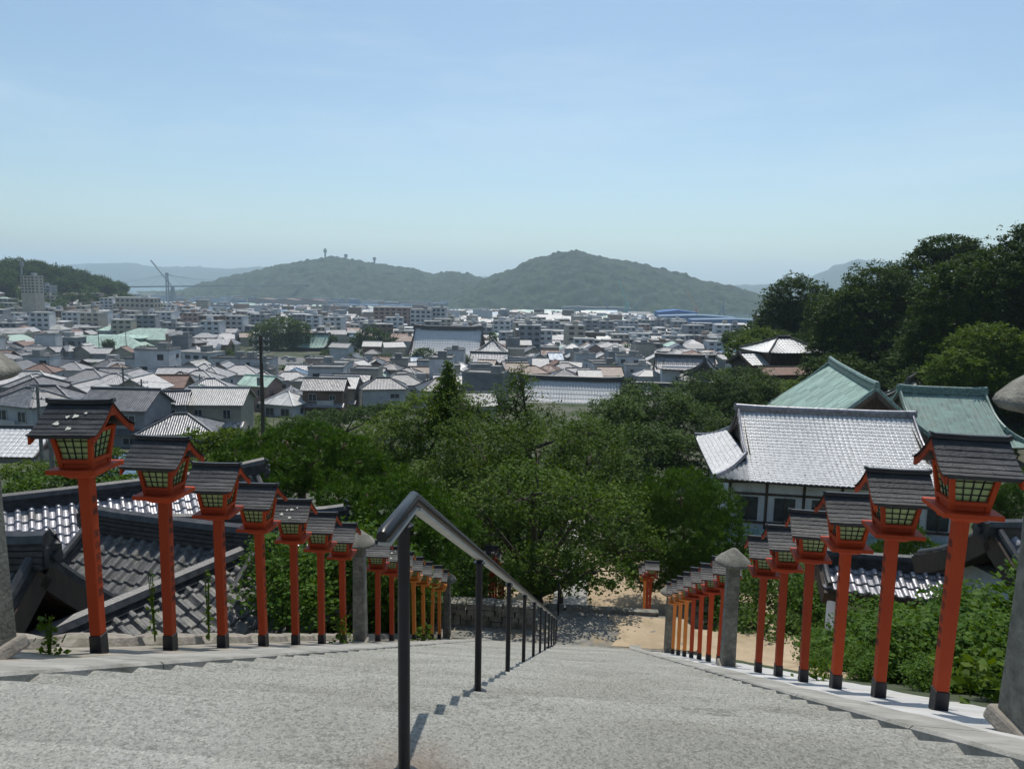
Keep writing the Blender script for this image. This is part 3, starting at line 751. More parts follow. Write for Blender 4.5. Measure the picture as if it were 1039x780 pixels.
hill('island_hills', 2650, [(60, 312), (120, 302), (185, 296), (205, 288), (240, 280), (262, 275), (285, 269), (300, 267), (320, 264), (340, 262), (365, 266), (395, 270), (420, 273), (440, 280), (452, 276), (475, 279), (492, 284), (520, 288), (560, 296), (620, 304), (660, 312)], 520, 5.5, -59, 11, nrow=130)
hill('island_hills', 2250, [(440, 316), (465, 296), (485, 286), (510, 278), (530, 268), (548, 262), (565, 258), (585, 257), (600, 260), (620, 263), (650, 270), (690, 279), (715, 286), (745, 292), (770, 300), (800, 306), (850, 314)], 430, 5.5, -59, 11, nrow=120)
FM = mat('far_mountain', (.03, .05, .03), (.05, .07, .04), .002, 1)
hill('mountains', 7000, [(-200, 290), (-100, 276), (0, 272), (60, 270), (90, 267), (130, 268), (160, 272), (200, 271), (230, 273), (262, 270), (300, 277), (380, 282), (470, 279), (500, 281), (560, 288)], 900, 60, -59, 18, FM, 24)
hill('mountains', 6000, [(700, 298), (740, 291), (780, 289), (810, 286), (830, 278), (850, 270), (872, 263), (890, 266), (920, 268), (960, 276), (1010, 272), (1080, 282), (1200, 296)], 900, 60, -59, 18, FM, 24)

# ---------------------------------------------------------------- roofs
def patch(mb, A, B, up, a=0.0, b=0.0, vh=1.0, per=.3, amp=.05, row=.26, stp=.02, sag=.0, kind='round', mi=0, curl=0.0, det=6):
    """one tiled slope. A,B eave ends; up = vector eave->ridge; hips a,b metres wide reach vh of the slope, then a gable"""
    A, B, up = Vector(A), Vector(B), Vector(up)
    L_ = (B - A).length; d = (B - A).normalized(); nrm = d.cross(up).normalized()
    if nrm.z < 0: nrm = -nrm
    nu = max(2, int(L_ / per) * det); S = [L_ * i / nu for i in range(nu + 1)]
    if vh < 1:
        for q in (a, L_ - b): S += [q - .002, q + .002]
        S = sorted(s for s in S if 0 <= s <= L_)
    nrw = max(1, int(up.length / row)); cols = []
    V = []
    for r_ in range(nrw): V += [(r_ / nrw, 0), ((r_ + .12) / nrw, 1), ((r_ + .97) / nrw, .15)]
    V += [(1.0, 0)]
    P = []; UV = []
    for v, e_ in V:
        Pr = []; Ur = []
        for s in S:
            vm = 1.0
            if a > 0 and s < a: vm = min(vm, s / a * vh)
            if b > 0 and L_ - s < b: vm = min(vm, (L_ - s) / b * vh)
            vv = v * vm
            ph = (s / per) % 1.0
            if kind == 'round':
                t = (ph - .5) / .25; hgt = amp * math.sqrt(max(0, 1 - t * t)) if abs(t) < 1 else -amp * .25 * (1 - abs(abs(ph - .5) * 4 - 1.5) * .9)
            elif kind == 'wave': hgt = amp * (math.sin(2 * math.pi * ph) * .5 + .25 * math.sin(4 * math.pi * ph + .8))
            else: hgt = amp * (1 if ph < .08 or ph > .95 else 0)
            c_ = curl * (abs(2 * s / L_ - 1) ** 3) * (1 - vv) ** 2
            p = A + d * s + up * vv + nrm * (hgt + stp * (e_ - .3)) + Vector((0, 0, -sag * math.sin(math.pi * vv) + c_))
            Pr.append(p); Ur.append((s, vv * up.length))
        P.append(Pr); UV.append(Ur)
    mb.grid(P, UV, mi)
    # eave board and soffit, following the tiles
    lo_ = [Vector(p) + Vector((0, 0, -.10)) for p in P[0]]
    mb.grid([lo_, P[0]], None, mi + 1)
    k_ = len(P) // 2; step_ = max(1, len(S) // 24)
    ix = list(range(0, len(S), step_)); ix += [len(S) - 1] if ix[-1] != len(S) - 1 else []
    mb.grid([[Vector(P[r_][i]) + Vector((0, 0, -.10 - (0 if r_ == 0 else .08 + amp * 2.2))) for i in ix][::-1] for r_ in sorted(set(int(q * (len(P) - 1) / 8) for q in range(9)))], None, mi + 1)

def ridge(mb, a, b, w_=.24, h=.3, mi=0, upturn=0.0, cap=True, n=10, courses=3, sagz=0.0):
    a, b = Vector(a), Vector(b)
    pts = []
    for i in range(n + 1):
        t = i / n; p = a.lerp(b, t); p.z += upturn * abs(2 * t - 1) ** 4 - sagz * math.sin(math.pi * t)
        pts.append(p)
    for p, q in zip(pts[:-1], pts[1:]):
        for c_ in range(courses):
            hh = h / courses
            mb.bar(p + Vector((0, 0, hh * (c_ + .5))), q + Vector((0, 0, hh * (c_ + .5))), w_ * (1 - .10 * c_), hh * .86, mi)
    if cap: mb.tube([p + Vector((0, 0, h + .02)) for p in pts], w_ * .42, 8, mi)

def ornament(mb, p, dirv, s=1.0, mi=0):
    """ridge-end tile: plate, round tile and curled horn"""
    p = Vector(p); d = Vector(dirv).normalized()
    mb.bar(p - d * .02 * s, p + d * .10 * s, .42 * s, .48 * s, mi)
    mb.tube([p + d * .05 * s + Vector((0, 0, .18 * s)), p + d * .16 * s + Vector((0, 0, .34 * s)), p + d * .12 * s + Vector((0, 0, .52 * s)), p - d * .02 * s + Vector((0, 0, .66 * s))], [.12 * s, .10 * s, .07 * s, .03 * s], 8, mi)
    mb.tube([p + d * .08 * s, p + d * .2 * s], .13 * s, 10, mi)

def temple(name, loc, rz, Lx, Wy, ze, zr, ins, vh, mats, wallm, zg, rl=None, per=.3, amp=.05, row=.26, kind='wave', sag=.25, curl=.15, rh=.45, rw=.3, det=6, label=None, cat='temple hall', group=None, wins=0, over=1.3, post=True, half=False):
    """hip-and-gable hall, ridge along local x. loc = centre on plan, ze/zr eave and ridge level, ins = hip inset, vh = where the gable begins (1 = full hip, 0 = gable)"""
    t = empty(name, (loc[0], loc[1], zg), rz)
    ze -= zg; zr -= zg
    hx, hy = Lx / 2, Wy / 2
    tm, rm = mats
    rf = MB(); dz = zr - ze
    hipz = ze + dz * vh
    a = ins if vh > 0 else 0
    sides = (1, -1) if not half else (-1,)
    for sg in sides:
        A = (-hx, sg * hy, ze); B = (hx, sg * hy, ze)
        patch(rf, A if sg < 0 else B, B if sg < 0 else A, (0, -sg * hy, dz), a, a, vh if vh > 0 else 1, per, amp, row, amp * .55, sag, kind, 0, curl, det)
    if vh > 0:
        for sg in (-1, 1):
            A = Vector((sg * hx, -hy, ze)); B = Vector((sg * hx, hy, ze))
            if sg < 0: A, B = B, A
            # skirt: goes up to vh over ins metres, hips of width hy*vh
            if vh < 1:
                patch2(rf, A, B, Vector((-sg * ins, 0, hipz - ze)), hy * vh, per, amp, row, kind, curl, det)
            else:
                patch(rf, A, B, (-sg * ins, 0, dz), hy, hy, 1, per, amp, row, amp * .55, sag, kind, 0, curl, det)
    roof = rf.build('roof', [tm, M['wood']], t)
    rg = MB(); xr_ = hx - (ins if vh > 0 else 0)
    ridge(rg, (-xr_ - .1, 0, zr - .05), (xr_ + .1, 0, zr - .05), rw * 1.3, rh, upturn=curl * .6, courses=4)
    rg.build('main_ridge', rm, roof)
    for sg in (-1, 1):
        mo = MB(); ornament(mo, (sg * (xr_ + .12), 0, zr + rh * .5), (sg, 0, 0), max(.6, rh * 1.6)); mo.build('ridge_ornament', rm, roof)
    for sx in (-1, 1):
        for sy in sides:
            if 0 < vh < 1:
                rg = MB(); ridge(rg, (sx * xr_ * .99, sy * .1, zr), (sx * xr_ * .99, sy * hy * (1 - vh), hipz + .02), rw * .8, rh * .5, sagz=sag); rg.build('descending_ridge', rm, roof)
            if vh > 0:
                rg = MB(); p0 = (sx * xr_, sy * hy * (1 - vh), hipz); p1 = (sx * hx, sy * hy, ze + curl + .02)
                ridge(rg, p0, p1, rw * .8, rh * .45, sagz=sag * .5); ornament(rg, p1, (sx, sy, 0), rh * .9); rg.build('hip_ridge', rm, roof)
            else:
                rg = MB(); ridge(rg, (sx * (hx - .12), sy * .1, zr), (sx * (hx - .12), sy * hy, ze + curl), rw * .7, rh * .35, sagz=sag); rg.build('verge_ridge', rm, roof)
    # gable faces
    if vh < 1:
        for sg in (-1, 1):
            x = sg * (hx - (ins if vh > 0 else over) - .35); yy = hy * (1 - vh); zz = hipz - .05
            mg = MB(); mg.face([(x, -yy, zz), (x, yy, zz), (x, 0, zr - .12)]); 
            if vh == 0: mg.v = []; mg.f = []; mg.m = []; mg.uv = []; yy2 = hy - over; k = (hy - yy2) / hy; mg.face([(x, -yy2, ze + dz * k - .2), (x, yy2, ze + dz * k - .2), (x, 0, zr - .2)])
            mg.build('gable_wall', M['wood'], t)
            for s2 in (-1, 1):
                bg_ = MB(); xb = sg * (xr_ if vh > 0 else hx - .05)
                n = 8; prv = None
                for i in range(n + 1):
                    v = i / n; p = Vector((xb, s2 * yy * (1 - v), hipz + (zr - hipz) * v - sag * math.sin(math.pi * (vh + (1 - vh) * v)) - .12))
                    if prv: bg_.bar(prv, p, .1, .32)
                    prv = p
                bg_.build('bargeboard', M['wood'], roof)
    # walls with posts and beams
    wx, wy = hx - over, hy - over; top = ze + over * dz / hy * .6
    wb = MB(); wb.box((0, 0, top / 2), (2 * wx, 2 * wy, top)); wb.build('wall', wallm, t)
    if post:
        np_ = max(3, int(2 * wx / 2.2))
        for i in range(np_ + 1):
            for sy in sides:
                p = MB(); p.box((-wx + 2 * wx * i / np_, sy * wy, top / 2), (.16, .16, top)); p.build('wall_post', M['wood'], t)
        for sy in sides:
            for z_ in (top * .35, top * .72):
                p = MB(); p.box((0, sy * (wy + .03), z_), (2 * wx, .1, .14)); p.build('beam', M['wood'], t)
    for i in range(wins):
        for sy in (-1,):
            cx = -wx + 2 * wx * (i + .5) / wins; ww = 2 * wx / wins * .55
            p = MB(); p.box((cx, sy * (wy + .045), top * .53), (ww, .06, top * .30)); wn_ = p.build('window', M['glass'], t)
            p = MB()
            p.box((cx, sy * (wy + .09), top * .53), (.06, .04, top * .32))
            p.build('window_frame', M['wood'], wn_)
    tag(t, label, cat, group)
    return t
def patch2(mb, A, B, up, hip, per, amp, row, kind, curl, det):
    """skirt below a gable: trapezoid"""
    L_ = (B - A).length; d = (B - A).normalized(); nrm = d.cross(up).normalized()
    if nrm.z < 0: nrm = -nrm
    nu = max(2, int(L_ / per) * det); nrw = max(1, int(up.length / row)); P = []; UV = []
    V = []
    for r_ in range(nrw): V += [(r_ / nrw, 0), ((r_ + .12) / nrw, 1), ((r_ + .97) / nrw, .15)]
    V.append((1, 0))
    for v, e_ in V:
        Pr = []; Ur = []
        for i in range(nu + 1):
            s = L_ * i / nu; vm = min(1, s / hip, (L_ - s) / hip); vv = v * vm; ph = (s / per) % 1
            hgt = amp * (math.sin(2 * math.pi * ph) * .5) if kind == 'wave' else amp * (1 if abs(ph - .5) < .25 else 0)
            Pr.append(A + d * s + up * vv + nrm * (hgt + .02 * e_) + Vector((0, 0, curl * abs(2 * s / L_ - 1) ** 3 * (1 - vv) ** 2))); Ur.append((s, vv * up.length))
        P.append(Pr); UV.append(Ur)
    mb.grid(P, UV, 0)
    lo_ = [p + Vector((0, 0, -.12)) for p in P[0]]; mb.grid([lo_, P[0]], None, 1)

# white-tiled hall right of the stairs
zr = at(840, 411, 51).z - .62; ze = at(830, 499, 44.6).z + .42
temple('temple_hall', (16.4, 51, 0), R(-3), 15.6, 13.0, ze, zr, 2.1, .34, (M['tile_white'], M['tile_light']), M['plaster'], ze - 4.6, per=.31, amp=.055, row=.29, kind='wave', sag=.42, curl=.12, rh=.30, rw=.26, det=6,
       label='white-plastered hall with silvery tiled hip-and-gable roof behind the vermilion lanterns', wins=6, over=1.1)
# copper-roofed lean-to along its front
mb = MB(); zz = ze - 3.1
A = Vector((7.8, 42.8, zz - .5)); B = Vector((30, 41.3, zz - .5)); up = Vector((.05, 2.0, .7))
patch(mb, A, B, up, per=.45, amp=.03, row=3, stp=0, kind='seam', det=10); t = empty('low_roof', (18, 44, zz - 2.6)); o = mb.build('roof', [M['copper2'], M['wood']], t, loc=(-18, -44, -(zz - 2.6)))
mb = MB(); mb.box((0.9, .9, .9), (21, .12, 1.9), R(-4)); mb.build('board_wall', M['wood'], t)
for i in range(8):
    mb = MB(); mb.box((-9.3 + i * 2.9, -.6 - .2 * i + .75, 1.0), (.14, .14, 2.1)); mb.build('post', M['wood'], t)
tag(t, 'low grey-green copper lean-to roof along the front of the white-plastered hall', 'lean-to roof')

# two copper-roofed halls behind
p = at(870, 372, 66)
temple('temple_hall', (24.2, 69, 0), R(81), 22, 17, -14.0, -7.6, 0, 0, (M['copper'], M['copper_edge']), M['wood'], -16, per=.5, amp=.025, row=9, kind='seam', sag=.5, curl=.2, rh=.55, rw=.35, det=10,
       label='dark timber hall with steep verdigris copper gable roof behind the silvery tiled hall', post=False)
temple('temple_hall', (33.0, 70.5, 0), R(-4), 10.5, 13, at(960, 440, 64).z - 1.0, at(950, 399, 70.5).z, 1.6, .3, (M['copper2'], M['copper_edge']), M['wood'], -16, per=.5, amp=.025, row=9, kind='seam', sag=.4, curl=.2, rh=.5, rw=.35, det=10,
       label='wide hall with duller grey-green copper roof at the foot of the wooded slope', post=False)
p = at(925, 387, 78)
temple('temple_annex', (p.x, p.y, 0), R(60), 6, 5, p.z - 1.6, p.z + .1, 0, 0, (M['tile_white'], M['tile_ridge']), M['plaster'], p.z - 5, per=.6, amp=.06, row=.6, label='small silvery tiled roof peeking between the two copper-roofed halls', cat='annex', det=4, over=.6)

# old tiled roofs left below the lanterns
def hongawara(name, px, py, Y, rz, Lx, Wy, dz, label, tm, vh=0, ins=0, below=3.4, rh=.34, curl=.1, wallm=None, per=.27, drop=0, sag=.12, orn=True):
    p = at(px, py, Y)
    return temple(name, (p.x, p.y, 0), rz, Lx, Wy, p.z - dz, p.z, ins, vh, (tm, M['tile_ridge']), wallm or M['wood'], p.z - dz - below, per=per, amp=.062, row=.27, kind='round', sag=sag, curl=curl, rh=rh, rw=.26, det=8, label=label, cat='temple building', group=None, over=.7, post=False)
hongawara('temple_gatehouse', -62, 565, 9.3, R(-4), 3.5, 6.0, 2.3, 'old dark tiled roof with tall ridge-end ornament, closest below the lichen-spotted lantern', M['tile_dark'], rh=.36, curl=.12, sag=.25)
hongawara('temple_annex', 60, 508, 16.0, R(38), 9.5, 5.6, 1.3, 'light-striped tiled roof with upturned ridge, behind the old dark tiled roof', M['tile_light'], rh=.22, curl=.35)
hongawara('temple_annex', 178, 546, 13.2, R(-10), 4.2, 5.2, 1.45, 'weathered grey tiled roof with thick dark ridge behind the second and third lanterns', M['tile_dark'], rh=.34)
hongawara('temple_corridor', 150, 606, 10.8, R(70), 6.0, 3.6, .95, 'shaded low tiled corridor roof right below the coping stones', M['tile_dark'], rh=.12, curl=0, sag=.05)
hongawara('temple_annex', 262, 530, 17.0, R(20), 4, 4.5, 1.2, 'small light-tiled roof half hidden behind the third and fourth lanterns', M['tile_light'], rh=.2)
# tiled wall roof and ridge pieces right behind the bushes
p = at(1024, 545, 12.5)
temple('temple_annex', (p.x + 1.5, p.y + .6, 0), R(14), 3.6, 3.4, p.z - 1.1, p.z, 0, 0, (M['tile_light'], M['tile_ridge']), M['plaster'], p.z - 3.6, per=.27, amp=.062, row=.27, kind='round', sag=.1, curl=.05, rh=.15, rw=.2, det=8, label='dark tiled outbuilding roof with bright tile rolls behind the bushes and stone pillar', cat='outbuilding', over=.5, post=False)
p = at(925, 576, 15.5)
temple('roofed_wall', (p.x, p.y, 0), R(-3), 3.8, 1.3, p.z - .42, p.z, 0, 0, (M['tile_light'], M['tile_ridge']), M['plaster'], p.z - 2.2, per=.25, amp=.055, row=.25, kind='round', sag=.03, curl=.1, rh=.2, rw=.2, det=8, label='white garden wall capped with curved grey tiles behind the bushes', cat='wall', over=.35, post=False)

# large temples in the town
def town_temple(px, py, Y, rz, Lx, Wy, dz, below, tm, label, vh=.4, ins=None, wallm=None, rh=1.0, curl=.5, sag=1.0, per=1.2, amp=.10, name='temple_hall', over=2.0, cat='temple hall'):
    p = at(px, py, Y); zg = min(T(p.x, p.y), p.z - dz - below)
    return temple(name, (p.x, p.y, 0), rz, Lx, Wy, p.z - dz, p.z, ins if ins is not None else Wy * .22, vh, (tm, M['tile_ridge']), wallm or M['plaster'], zg, per=per, amp=amp, row=1.2, kind='round', sag=sag, curl=curl, rh=rh, rw=.8, det=4, label=label, cat=cat, over=over, post=False)
TG = ROOFS['grey tiled']; TSV = ROOFS['silvery tiled']; TD = ROOFS['dark tiled']
town_temple(455, 335, 345, R(0), 43, 30, 15.5, 6, M['tile_white'], 'huge temple hall with broad steep grey tiled roof in mid town', vh=.22, ins=5, rh=1.6, sag=2.2, curl=1.0)
town_temple(580, 386, 190, R(-2), 26, 20, 8.6, 4, M['tile_white'], 'temple hall with bright silvery ribbed roof just above the big broadleaf tree', vh=0, ins=0, rh=.8, sag=.9, per=.75, amp=.14)
p_ = at(716, 365, 215)
town_temple(716, 366, 215, R(78), 15, 15, 5.4, 4, TD, 'temple hall with dark front gable and upswept grey eaves above the cherry canopy', vh=.3, ins=2.4, rh=.7, curl=.8, wallm=M['wood'])
town_temple(695, 362, 228, R(0), 18, 10, 3.5, 5, TG, 'lower grey tiled wing behind the temple hall with the dark front gable', vh=0, ins=0, rh=.5, curl=.3)
town_temple(668, 391, 205, R(-1), 16, 7, 2.2, 3, TG, 'long low dark tiled corridor left of the hall with dark front gable', vh=0, ins=0, rh=.5, curl=.1, name='temple_corridor')
town_temple(316, 339, 400, R(-4), 23, 17, 7.0, 7, M['copper'], 'small shrine hall with green copper roof between two big dark trees', vh=0, ins=0, rh=.5, curl=.5, wallm=M['wood'], per=2)
town_temple(500, 345, 335, R(0), 17, 17, 5.5, 14, TSV, 'pale three-storey tower with pyramid tiled roof beside the huge temple hall', vh=1, ins=8, rh=.3, curl=.2, over=3, name='temple_tower', cat='tower')
town_temple(500, 358, 320, R(0), 20, 17, 3.5, 10, TG, 'grey annex with plain gable roof below the pale pyramid-roofed tower', vh=0, ins=0, rh=.3, curl=.1, over=1.5, name='temple_annex', cat='annex')
town_temple(420, 372, 290, R(2), 24, 12, 2.5, 8, TSV, 'long white-walled annex in front of the huge temple hall, left of the conifer tip', vh=0, ins=0, rh=.4, curl=.1, over=1.2, name='temple_annex', cat='annex')
# hillside house on the right slope
p = at(795, 343, 120)
zg = p.z - 6.6
temple('hillside_house', (p.x, p.y, 0), R(20), 10.5, 8.5, p.z - 2.0, p.z, 4.2, 1, (M['tile_white'], M['tile_ridge']), M['wood'], zg, per=.6, amp=.07, row=.6, sag=.1, curl=.1, rh=.3, rw=.3, det=4, label='two-storey brown house with hipped silvery roof high on the wooded slope', cat='house', over=1.0, post=False)
p = at(798, 372, 114)
temple('hillside_house', (p.x, p.y, 0), R(20), 10, 4, p.z - 1.0, p.z, 0, 0, (ROOFS['rusty'], M['tile_ridge']), M['wood_red'], p.z - 4, per=.6, amp=.02, row=3, kind='seam', sag=0, curl=0, rh=.1, rw=.15, det=4, label='brown sheet-roofed shed just below the two-storey house on the slope', cat='shed', over=.6, post=False)
p = at(765, 358, 118)
temple('hillside_house', (p.x, p.y, 0), R(28), 6, 6, p.z - 1.6, p.z, 0, 0, (M['tile_white'], M['tile_ridge']), M['wood'], p.z - 5, per=.6, amp=.07, row=.6, sag=.05, curl=0, rh=.2, rw=.2, det=4, label='small white-tiled house left of the two-storey house on the slope', cat='house', over=.7, post=False)
p = at(832, 342, 128)
temple('hillside_house', (p.x, p.y, 0), R(20), 6, 6, p.z - 1.6, p.z, 0, 0, (M['tile_white'], M['tile_ridge']), M['wood'], p.z - 5, per=.6, amp=.07, row=.6, sag=.05, curl=0, rh=.2, rw=.2, det=4, label='tiled house just right of the two-storey house, against dark trees', cat='house', over=.7, post=False)

p = at(20, 434, 74)
temple('tiled_house', (p.x - 1, p.y, 0), R(6), 10.5, 8.5, p.z - 2.3, p.z, 0, 0, (M['tile_white'], M['tile_ridge']), WALLS['cream'], min(T(p.x, p.y), p.z - 5), per=.6, amp=.05, row=.6, sag=.05, curl=0, rh=.2, rw=.25, det=5, label='low house with bright silvery tiled gable roof at the left edge above the shrubs', cat='house', over=.6, post=False)
p = at(150, 462, 66)
temple('tiled_house', (p.x, p.y, 0), R(-10), 8, 7, p.z - 1.8, p.z, 0, 0, (ROOFS['blue sheet'], M['tile_ridge']), WALLS['white'], min(T(p.x, p.y), p.z - 4), per=.6, amp=.02, row=3, kind='seam', sag=0, curl=0, rh=.1, rw=.15, det=5, label='house with blue sheet-covered roof seen between the first two lanterns', cat='house', over=.5, post=False)
# ---------------------------------------------------------------- town houses
FW, FH = 1.5, 1.1
mb = MB(); mb.box((0, 0, 0), (FW, .08, FH)); win_me = mb.mesh('window', M['glass'])
mb = MB()
for a, b in (((-FW / 2, -.05, -FH / 2), (FW / 2, -.05, -FH / 2)), ((-FW / 2, -.05, FH / 2), (FW / 2, -.05, FH / 2)), ((-FW / 2, -.05, -FH / 2), (-FW / 2, -.05, FH / 2)), ((FW / 2, -.05, -FH / 2), (FW / 2, -.05, FH / 2)), ((0, -.05, -FH / 2), (0, -.05, FH / 2))): mb.bar(a, b, .07)
frm_me = mb.mesh('window_frame', M['frame'])
LAND = [((455, 350, 345), 'the huge temple hall'), ((566, 400, 190), 'the silvery temple hall'), ((318, 345, 400), 'the green copper shrine'), ((300, 378, 330), 'the car park'),
        ((115, 335, 385), 'the pale green hall'), ((267, 400, 150), 'the tall cable pole'), ((500, 350, 335), 'the pyramid-roofed tower'), ((716, 370, 215), 'the dark-gabled temple hall'),
        ((12, 345, 330), 'the arched-roof hall'), ((30, 400, 150), 'the water-tank building'), ((600, 350, 330), 'the mid-town blocks'), ((60, 320, 620), 'the wooded left hill'), ((377, 345, 390), 'the big dark oak')]
LAND = [(at(*p), nm) for p, nm in LAND]
BLOCK = []    # (x, y, radius) plots that are taken
for px, py, Y, r_ in ((455, 350, 345, 30), (566, 400, 190, 20), (318, 345, 400, 34), (300, 378, 330, 33), (268, 378, 330, 22), (335, 378, 330, 22), (115, 340, 385, 32), (500, 350, 330, 18), (716, 370, 215, 17), (655, 386, 205, 16), (12, 345, 330, 18), (62, 347, 345, 16), (30, 400, 150, 11), (377, 345, 390, 20), (420, 372, 290, 16), (110, 372, 250, 16), (145, 372, 245, 12), (203, 365, 270, 14), (282, 340, 400, 26),(95,345,385,26)):
    p = at(px, py, Y); BLOCK.append((p.x, p.y, r_))
house_recs = []
def house(x, y, rz, w_, d_, st, kind, wall, roof, near, name='house', zoff=0, sh=2.75, hroof=None):
    zg = T(x, y) - .3 + zoff
    t = empty(name, (x, y, zg), rz); H = sh * st + .3
    hx, hy = w_ / 2, d_ / 2
    mb = MB(); ov = .55; pitch = rnd.uniform(.46, .58); rb = MB()
    wh = 'flat'
    if kind == 'flat':
        mb.box((0, 0, H / 2), (w_, d_, H))
        rb.box((0, 0, H + .05), (w_ + .1, d_ + .1, .12))
        for sx, sy, a, b in ((0, -1, w_ + .16, .16), (0, 1, w_ + .16, .16), (-1, 0, .16, d_ + .16), (1, 0, .16, d_ + .16)): rb.box((sx * hx, sy * hy, H + .28), (a, b, .5))
        if rnd.random() < .6: rb.box((rnd.uniform(-.3, .3) * w_, rnd.uniform(-.1, .3) * d_, H + .9), (2.2, 2.2, 1.8))
    else:
        lower = 0
        if kind in ('gable x', 'gable y'):
            if kind == 'gable y': hx, hy = hy, hx
            rh = hy * pitch; g = MB()
            P = [(-hx, -hy), (hx, -hy), (hx, hy), (-hx, hy)]
            def tr(p): return p if kind == 'gable x' else (-p[1], p[0], p[2])
            mb2 = []
            for i in range(4):
                a, b = P[i], P[(i + 1) % 4]; mb.face([tr((*a, 0)), tr((*b, 0)), tr((*b, H)), tr((*a, H))])
            for sx in (-1, 1): mb.face([tr((sx * hx, -hy, H)), tr((sx * hx, hy, H)), tr((sx * hx, 0, H + rh))])
            for sy in (-1, 1):
                e = (hy + ov); ze_ = H - ov * pitch; X_ = hx + ov * .8
                q = [(-X_, sy * e, ze_), (X_, sy * e, ze_), (X_, 0, H + rh), (-X_, 0, H + rh)]; L_ = math.hypot(e, H + rh - ze_); uv = [(0, 0), (2 * X_, 0), (2 * X_, L_), (0, L_)]
                up_ = [tr((a, b, c + .16)) for a, b, c in q]; dn = [tr(a) for a in q]
                if sy > 0: up_, dn, uv = up_[::-1], dn[::-1], uv[::-1]
                rb.face(up_, 0, uv); rb.face(dn[::-1])
                for i in range(4): rb.face([dn[i], dn[(i + 1) % 4], up_[(i + 1) % 4], up_[i]], 0, [(0, 0), (1, 0), (1, .1), (0, .1)])
            a, b = tr((-hx - ov * .8, 0, H + rh + .22)), tr((hx + ov * .8, 0, H + rh + .22)); rb.bar(a, b, .34, .26)
        else:
            mb.box((0, 0, H / 2), (w_, d_, H)); X_, Y_ = hx + ov, hy + ov; rl = max(.3, X_ - Y_); rh = Y_ * pitch; z0 = H - .1
            ry = 0 if X_ > Y_ else Y_ - X_
            if ry: rl = .0; rh = X_ * pitch
            a, b, c, d = (-X_, -Y_, z0), (X_, -Y_, z0), (X_, Y_, z0), (-X_, Y_, z0); e, f_ = (-rl, -ry, z0 + rh), (rl, ry, z0 + rh)
            if ry: e, f_ = (0, -ry, z0 + rh), (0, ry, z0 + rh)
            sl_ = math.hypot(Y_, rh)
            if not ry: FS = [[a, b, f_, e], [c, d, e, f_], [b, c, f_], [d, a, e]]
            else: FS = [[a, b, e], [c, d, f_], [b, c, f_, e], [d, a, e, f_]]
            for q in FS:
                o0 = Vector(q[0]); du = (Vector(q[1]) - o0).normalized(); n_ = du.cross(Vector(q[-1]) - o0).normalized(); dv = n_.cross(du)
                rb.face(q, 0, [((Vector(p) - o0).dot(du), (Vector(p) - o0).dot(dv)) for p in q])
            rb.box((0, 0, z0 - .08), (2 * X_ - .05, 2 * Y_ - .05, .14))
            if not ry: rb.bar((e[0], 0, e[2] + .08), (f_[0], 0, f_[2] + .08), .3, .24)
            for p, q in ((a, e), (b, f_ if not ry else e), (c, f_), (d, e if not ry else f_)): rb.bar((p[0], p[1], p[2] + .06), (q[0], q[1], q[2] + .06), .24, .18)
    mb.build('wall', wall_m(wall), t); rb.build('roof', M['city_flat'] if kind == 'flat' else ROOFS[roof], t)
    if near and st >= 2 and kind != 'flat':
        if rnd.random() < .65:
            sk = MB(); sk.face([(-w_ / 2 - .4, -d_ / 2 - 1.1, sh - .15), (w_ / 2 + .4, -d_ / 2 - 1.1, sh - .15), (w_ / 2 + .4, -d_ / 2 + .0, sh + .42), (-w_ / 2 - .4, -d_ / 2 + .0, sh + .42)], 0, [(0, 0), (w_, 0), (w_, 1.2), (0, 1.2)])
            sk.face([(-w_ / 2 - .4, -d_ / 2 - 1.1, sh - .27), (-w_ / 2 - .4, -d_ / 2, sh + .3), (w_ / 2 + .4, -d_ / 2, sh + .3), (w_ / 2 + .4, -d_ / 2 - 1.1, sh - .27)])
            sk.face([(-w_ / 2 - .4, -d_ / 2 - 1.1, sh - .27), (w_ / 2 + .4, -d_ / 2 - 1.1, sh - .27), (w_ / 2 + .4, -d_ / 2 - 1.1, sh - .15), (-w_ / 2 - .4, -d_ / 2 - 1.1, sh - .15)])
            sk.build('pent_roof', ROOFS[roof], t)
        if rnd.random() < .35:
            bl = MB(); bx = rnd.uniform(-.2, .2) * w_; bl.box((bx, -d_ / 2 - .55, sh + .55), (3.2, .08, .9)); bl.box((bx, -d_ / 2 - .3, sh + .12), (3.2, .6, .1)); bl.build('balcony', M['frame'], t)
    # windows: each one a part, on the side that faces the stairs and one flank
    if near:
        for s_ in range(st):
            n = max(1, int(w_ / 3.2))
            for i in range(n):
                if rnd.random() < .25: continue
                o = link('window', win_me, t, (-w_ / 2 + w_ * (i + .5) / n, -d_ / 2 - .02, 1.5 + sh * s_)); o.scale = (rnd.choice((.7, 1, 1.2)), 1, rnd.choice((.8, 1, 1.3)))
                if near > 1: link('window_frame', frm_me, o, (0, 0, 0))
        sg = 1 if x < 0 else -1
        for s_ in range(st):
            if rnd.random() < .4: continue
            o = link('window', win_me, t, (sg * (w_ / 2 + .02), rnd.uniform(-.2, .2) * d_, 1.5 + sh * s_), (0, 0, sg * math.pi / 2)); o.scale = (rnd.choice((.6, .9)), 1, .9)
    return t
def wall_m(k): return WALLS[k]
def near_land(x, y):
    best = min(LAND, key=lambda l: (l[0].x - x) ** 2 + (l[0].y - y) ** 2 + 0)
    l, nm = best; dx, dy = x - l.x, y - l.y
    ax = x / y - l.x / l.y
    if abs(dy) > abs(dx) * 1.0: rel_ = 'behind' if dy > 0 else 'before'
    else: rel_ = 'right of' if ax > 0 else 'left of'
    return rel_, nm
